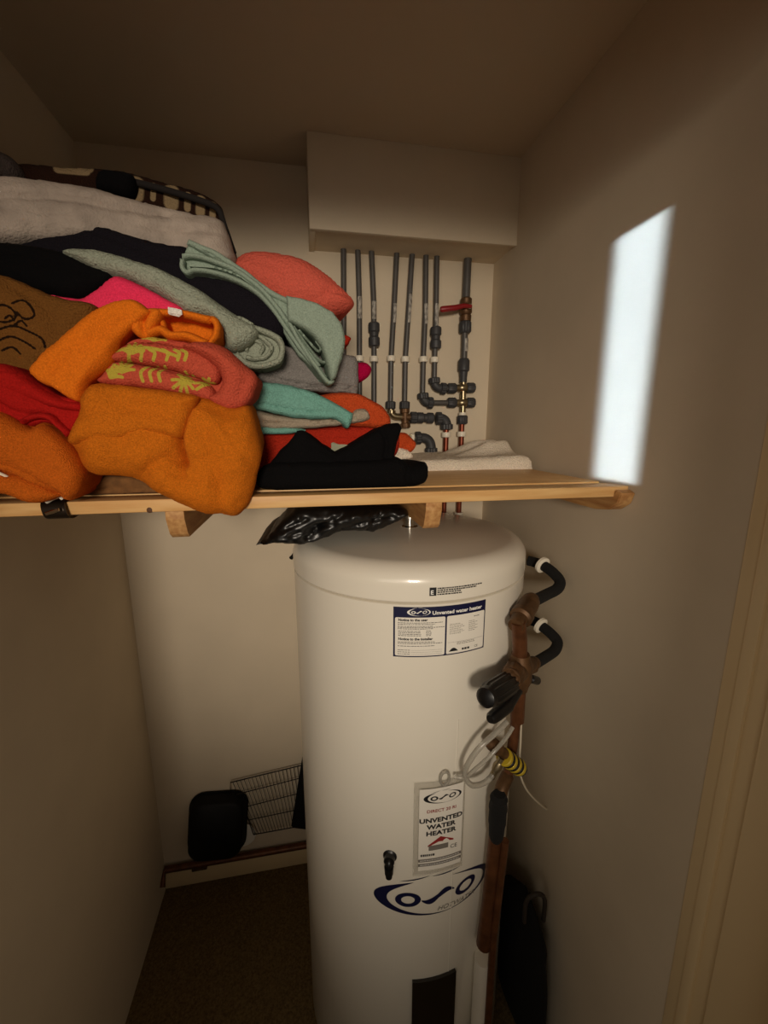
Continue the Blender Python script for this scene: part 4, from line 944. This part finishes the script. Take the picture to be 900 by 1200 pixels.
w = BM(); a, b, c, d = P(354.5, 884, D-.02), P(341, 968, D-.05), P(375, 972, D-.05), P(385, 880, D-.02)
f = Vector((0, -.012, 0)); vs = [w.verts.new(p) for p in (a, b, c, d)]; vf = [w.verts.new(p+f) for p in (a, b, c, d)]
w.faces.new(vs); w.faces.new(vf[::-1])
for i in range(4): w.faces.new((vs[i], vf[i], vf[(i+1) % 4], vs[(i+1) % 4]))
bmesh.ops.bevel(w, geom=w.edges[:], offset=.005, segments=3, affect='EDGES')
tag(obj('black_tray', w, M['soot']), 'slim black tray leaning on the back wall half hidden by the cylinder', 'tray')
# small dark hook
hk = P(343, 650, D-.004); w = BM(); tube(w, spline([hk+Vector((-.006, 0, -.012)), hk+Vector((-.001, -.004, -.004)), hk+Vector((.003, -.006, .006)), hk+Vector((.005, 0, .016))], 5), [.0075-.0065*i/15 for i in range(16)], 10)
tag(obj('wall_hook', w, M['soot']), 'tiny dark pointed hook on the back wall left of the cylinder top', 'hook')
# dark bag on the floor at the right
w = BM(); cx, cy = .592, .90
rows = []
for j in range(19):
    v = j/18; z = .005+.42*v; rr = (1-.35*v-.65*max(0, v-.8)/.2*.9)*(1 if v > .02 else .9)
    row = []
    for k in range(32):
        a = 2*PI*k/32; n_ = 1+.12*noise.noise(Vector((math.cos(a)*1.5, math.sin(a)*1.5, v*3)))
        row.append(w.verts.new((min(XR-.018, cx+.042*rr*n_*math.cos(a)), cy+.15*rr*n_*math.sin(a), z)))
    rows.append(row)
for a, b in zip(rows, rows[1:]):
    for k in range(32): w.faces.new((a[k], a[(k+1) % 32], b[(k+1) % 32], b[k]))
w.faces.new(rows[0][::-1]); w.faces.new(rows[-1])
bag = thing('black_holdall', 'dark bag standing on the floor between the cylinder and right wall', 'bag', (cx, cy, 0))
obj('bag_body', w, M['foam'], bag)
w = BM(); tube(w, spline([Vector((cx-.03, cy-.05, .38)), Vector((cx-.035, cy-.06, .47)), Vector((cx-.01, cy-.07, .50)), Vector((cx+.02, cy-.06, .46)), Vector((cx+.03, cy-.05, .37))], 6), .006, 10)
obj('handle', w, mat('strap', (54, 46, 38), rough=.7), bag)

#SECTION_LIGHT
# ------------------------------------------------------------------ light: landing lamp behind the camera, added daylight beam, added bounce fill
wd = bpy.data.worlds.new('landing'); scn.world = wd; wd.use_nodes = True
wd.node_tree.nodes['Background'].inputs['Color'].default_value = (1.0, .86, .70, 1); wd.node_tree.nodes['Background'].inputs['Strength'].default_value = .13
def lamp(name, typ, loc, target, energy, color, **k):
    l = bpy.data.lights.new(name, typ); o = bpy.data.objects.new(name, l); link(o)
    o.location = loc; d = Vector(target)-Vector(loc); o.rotation_euler = d.to_track_quat('-Z', 'Y').to_euler()
    l.energy = energy; l.color = color
    for a, b in k.items(): setattr(l, a, b)
    return o
lamp('landing_lamp', 'SPOT', (-.25, -2.3, 2.05), (.04, .9, 1.66), 228, (1, .87, .71), spot_size=math.radians(41), spot_blend=1.0, shadow_soft_size=.28)
lamp('landing_fill', 'AREA', (-1.0, -1.3, 1.8), (.6, .8, 1.75), 3.8, (1, .88, .72), shape='RECTANGLE', size=.8, size_y=.8)  # added fill lamp, brightens the right jamb and wall
# added narrow-beam lamp behind the camera, throws the bluish patch on the right wall
tgt = Vector((XR, .792, 1.885)); dr = Vector((.117, .45, 0)).normalized(); src = tgt-dr*.92
lamp('patch_beam', 'AREA', src, tgt, .36, (.55, .74, 1.0), shape='RECTANGLE', size=.030, size_y=.49, spread=math.radians(1))
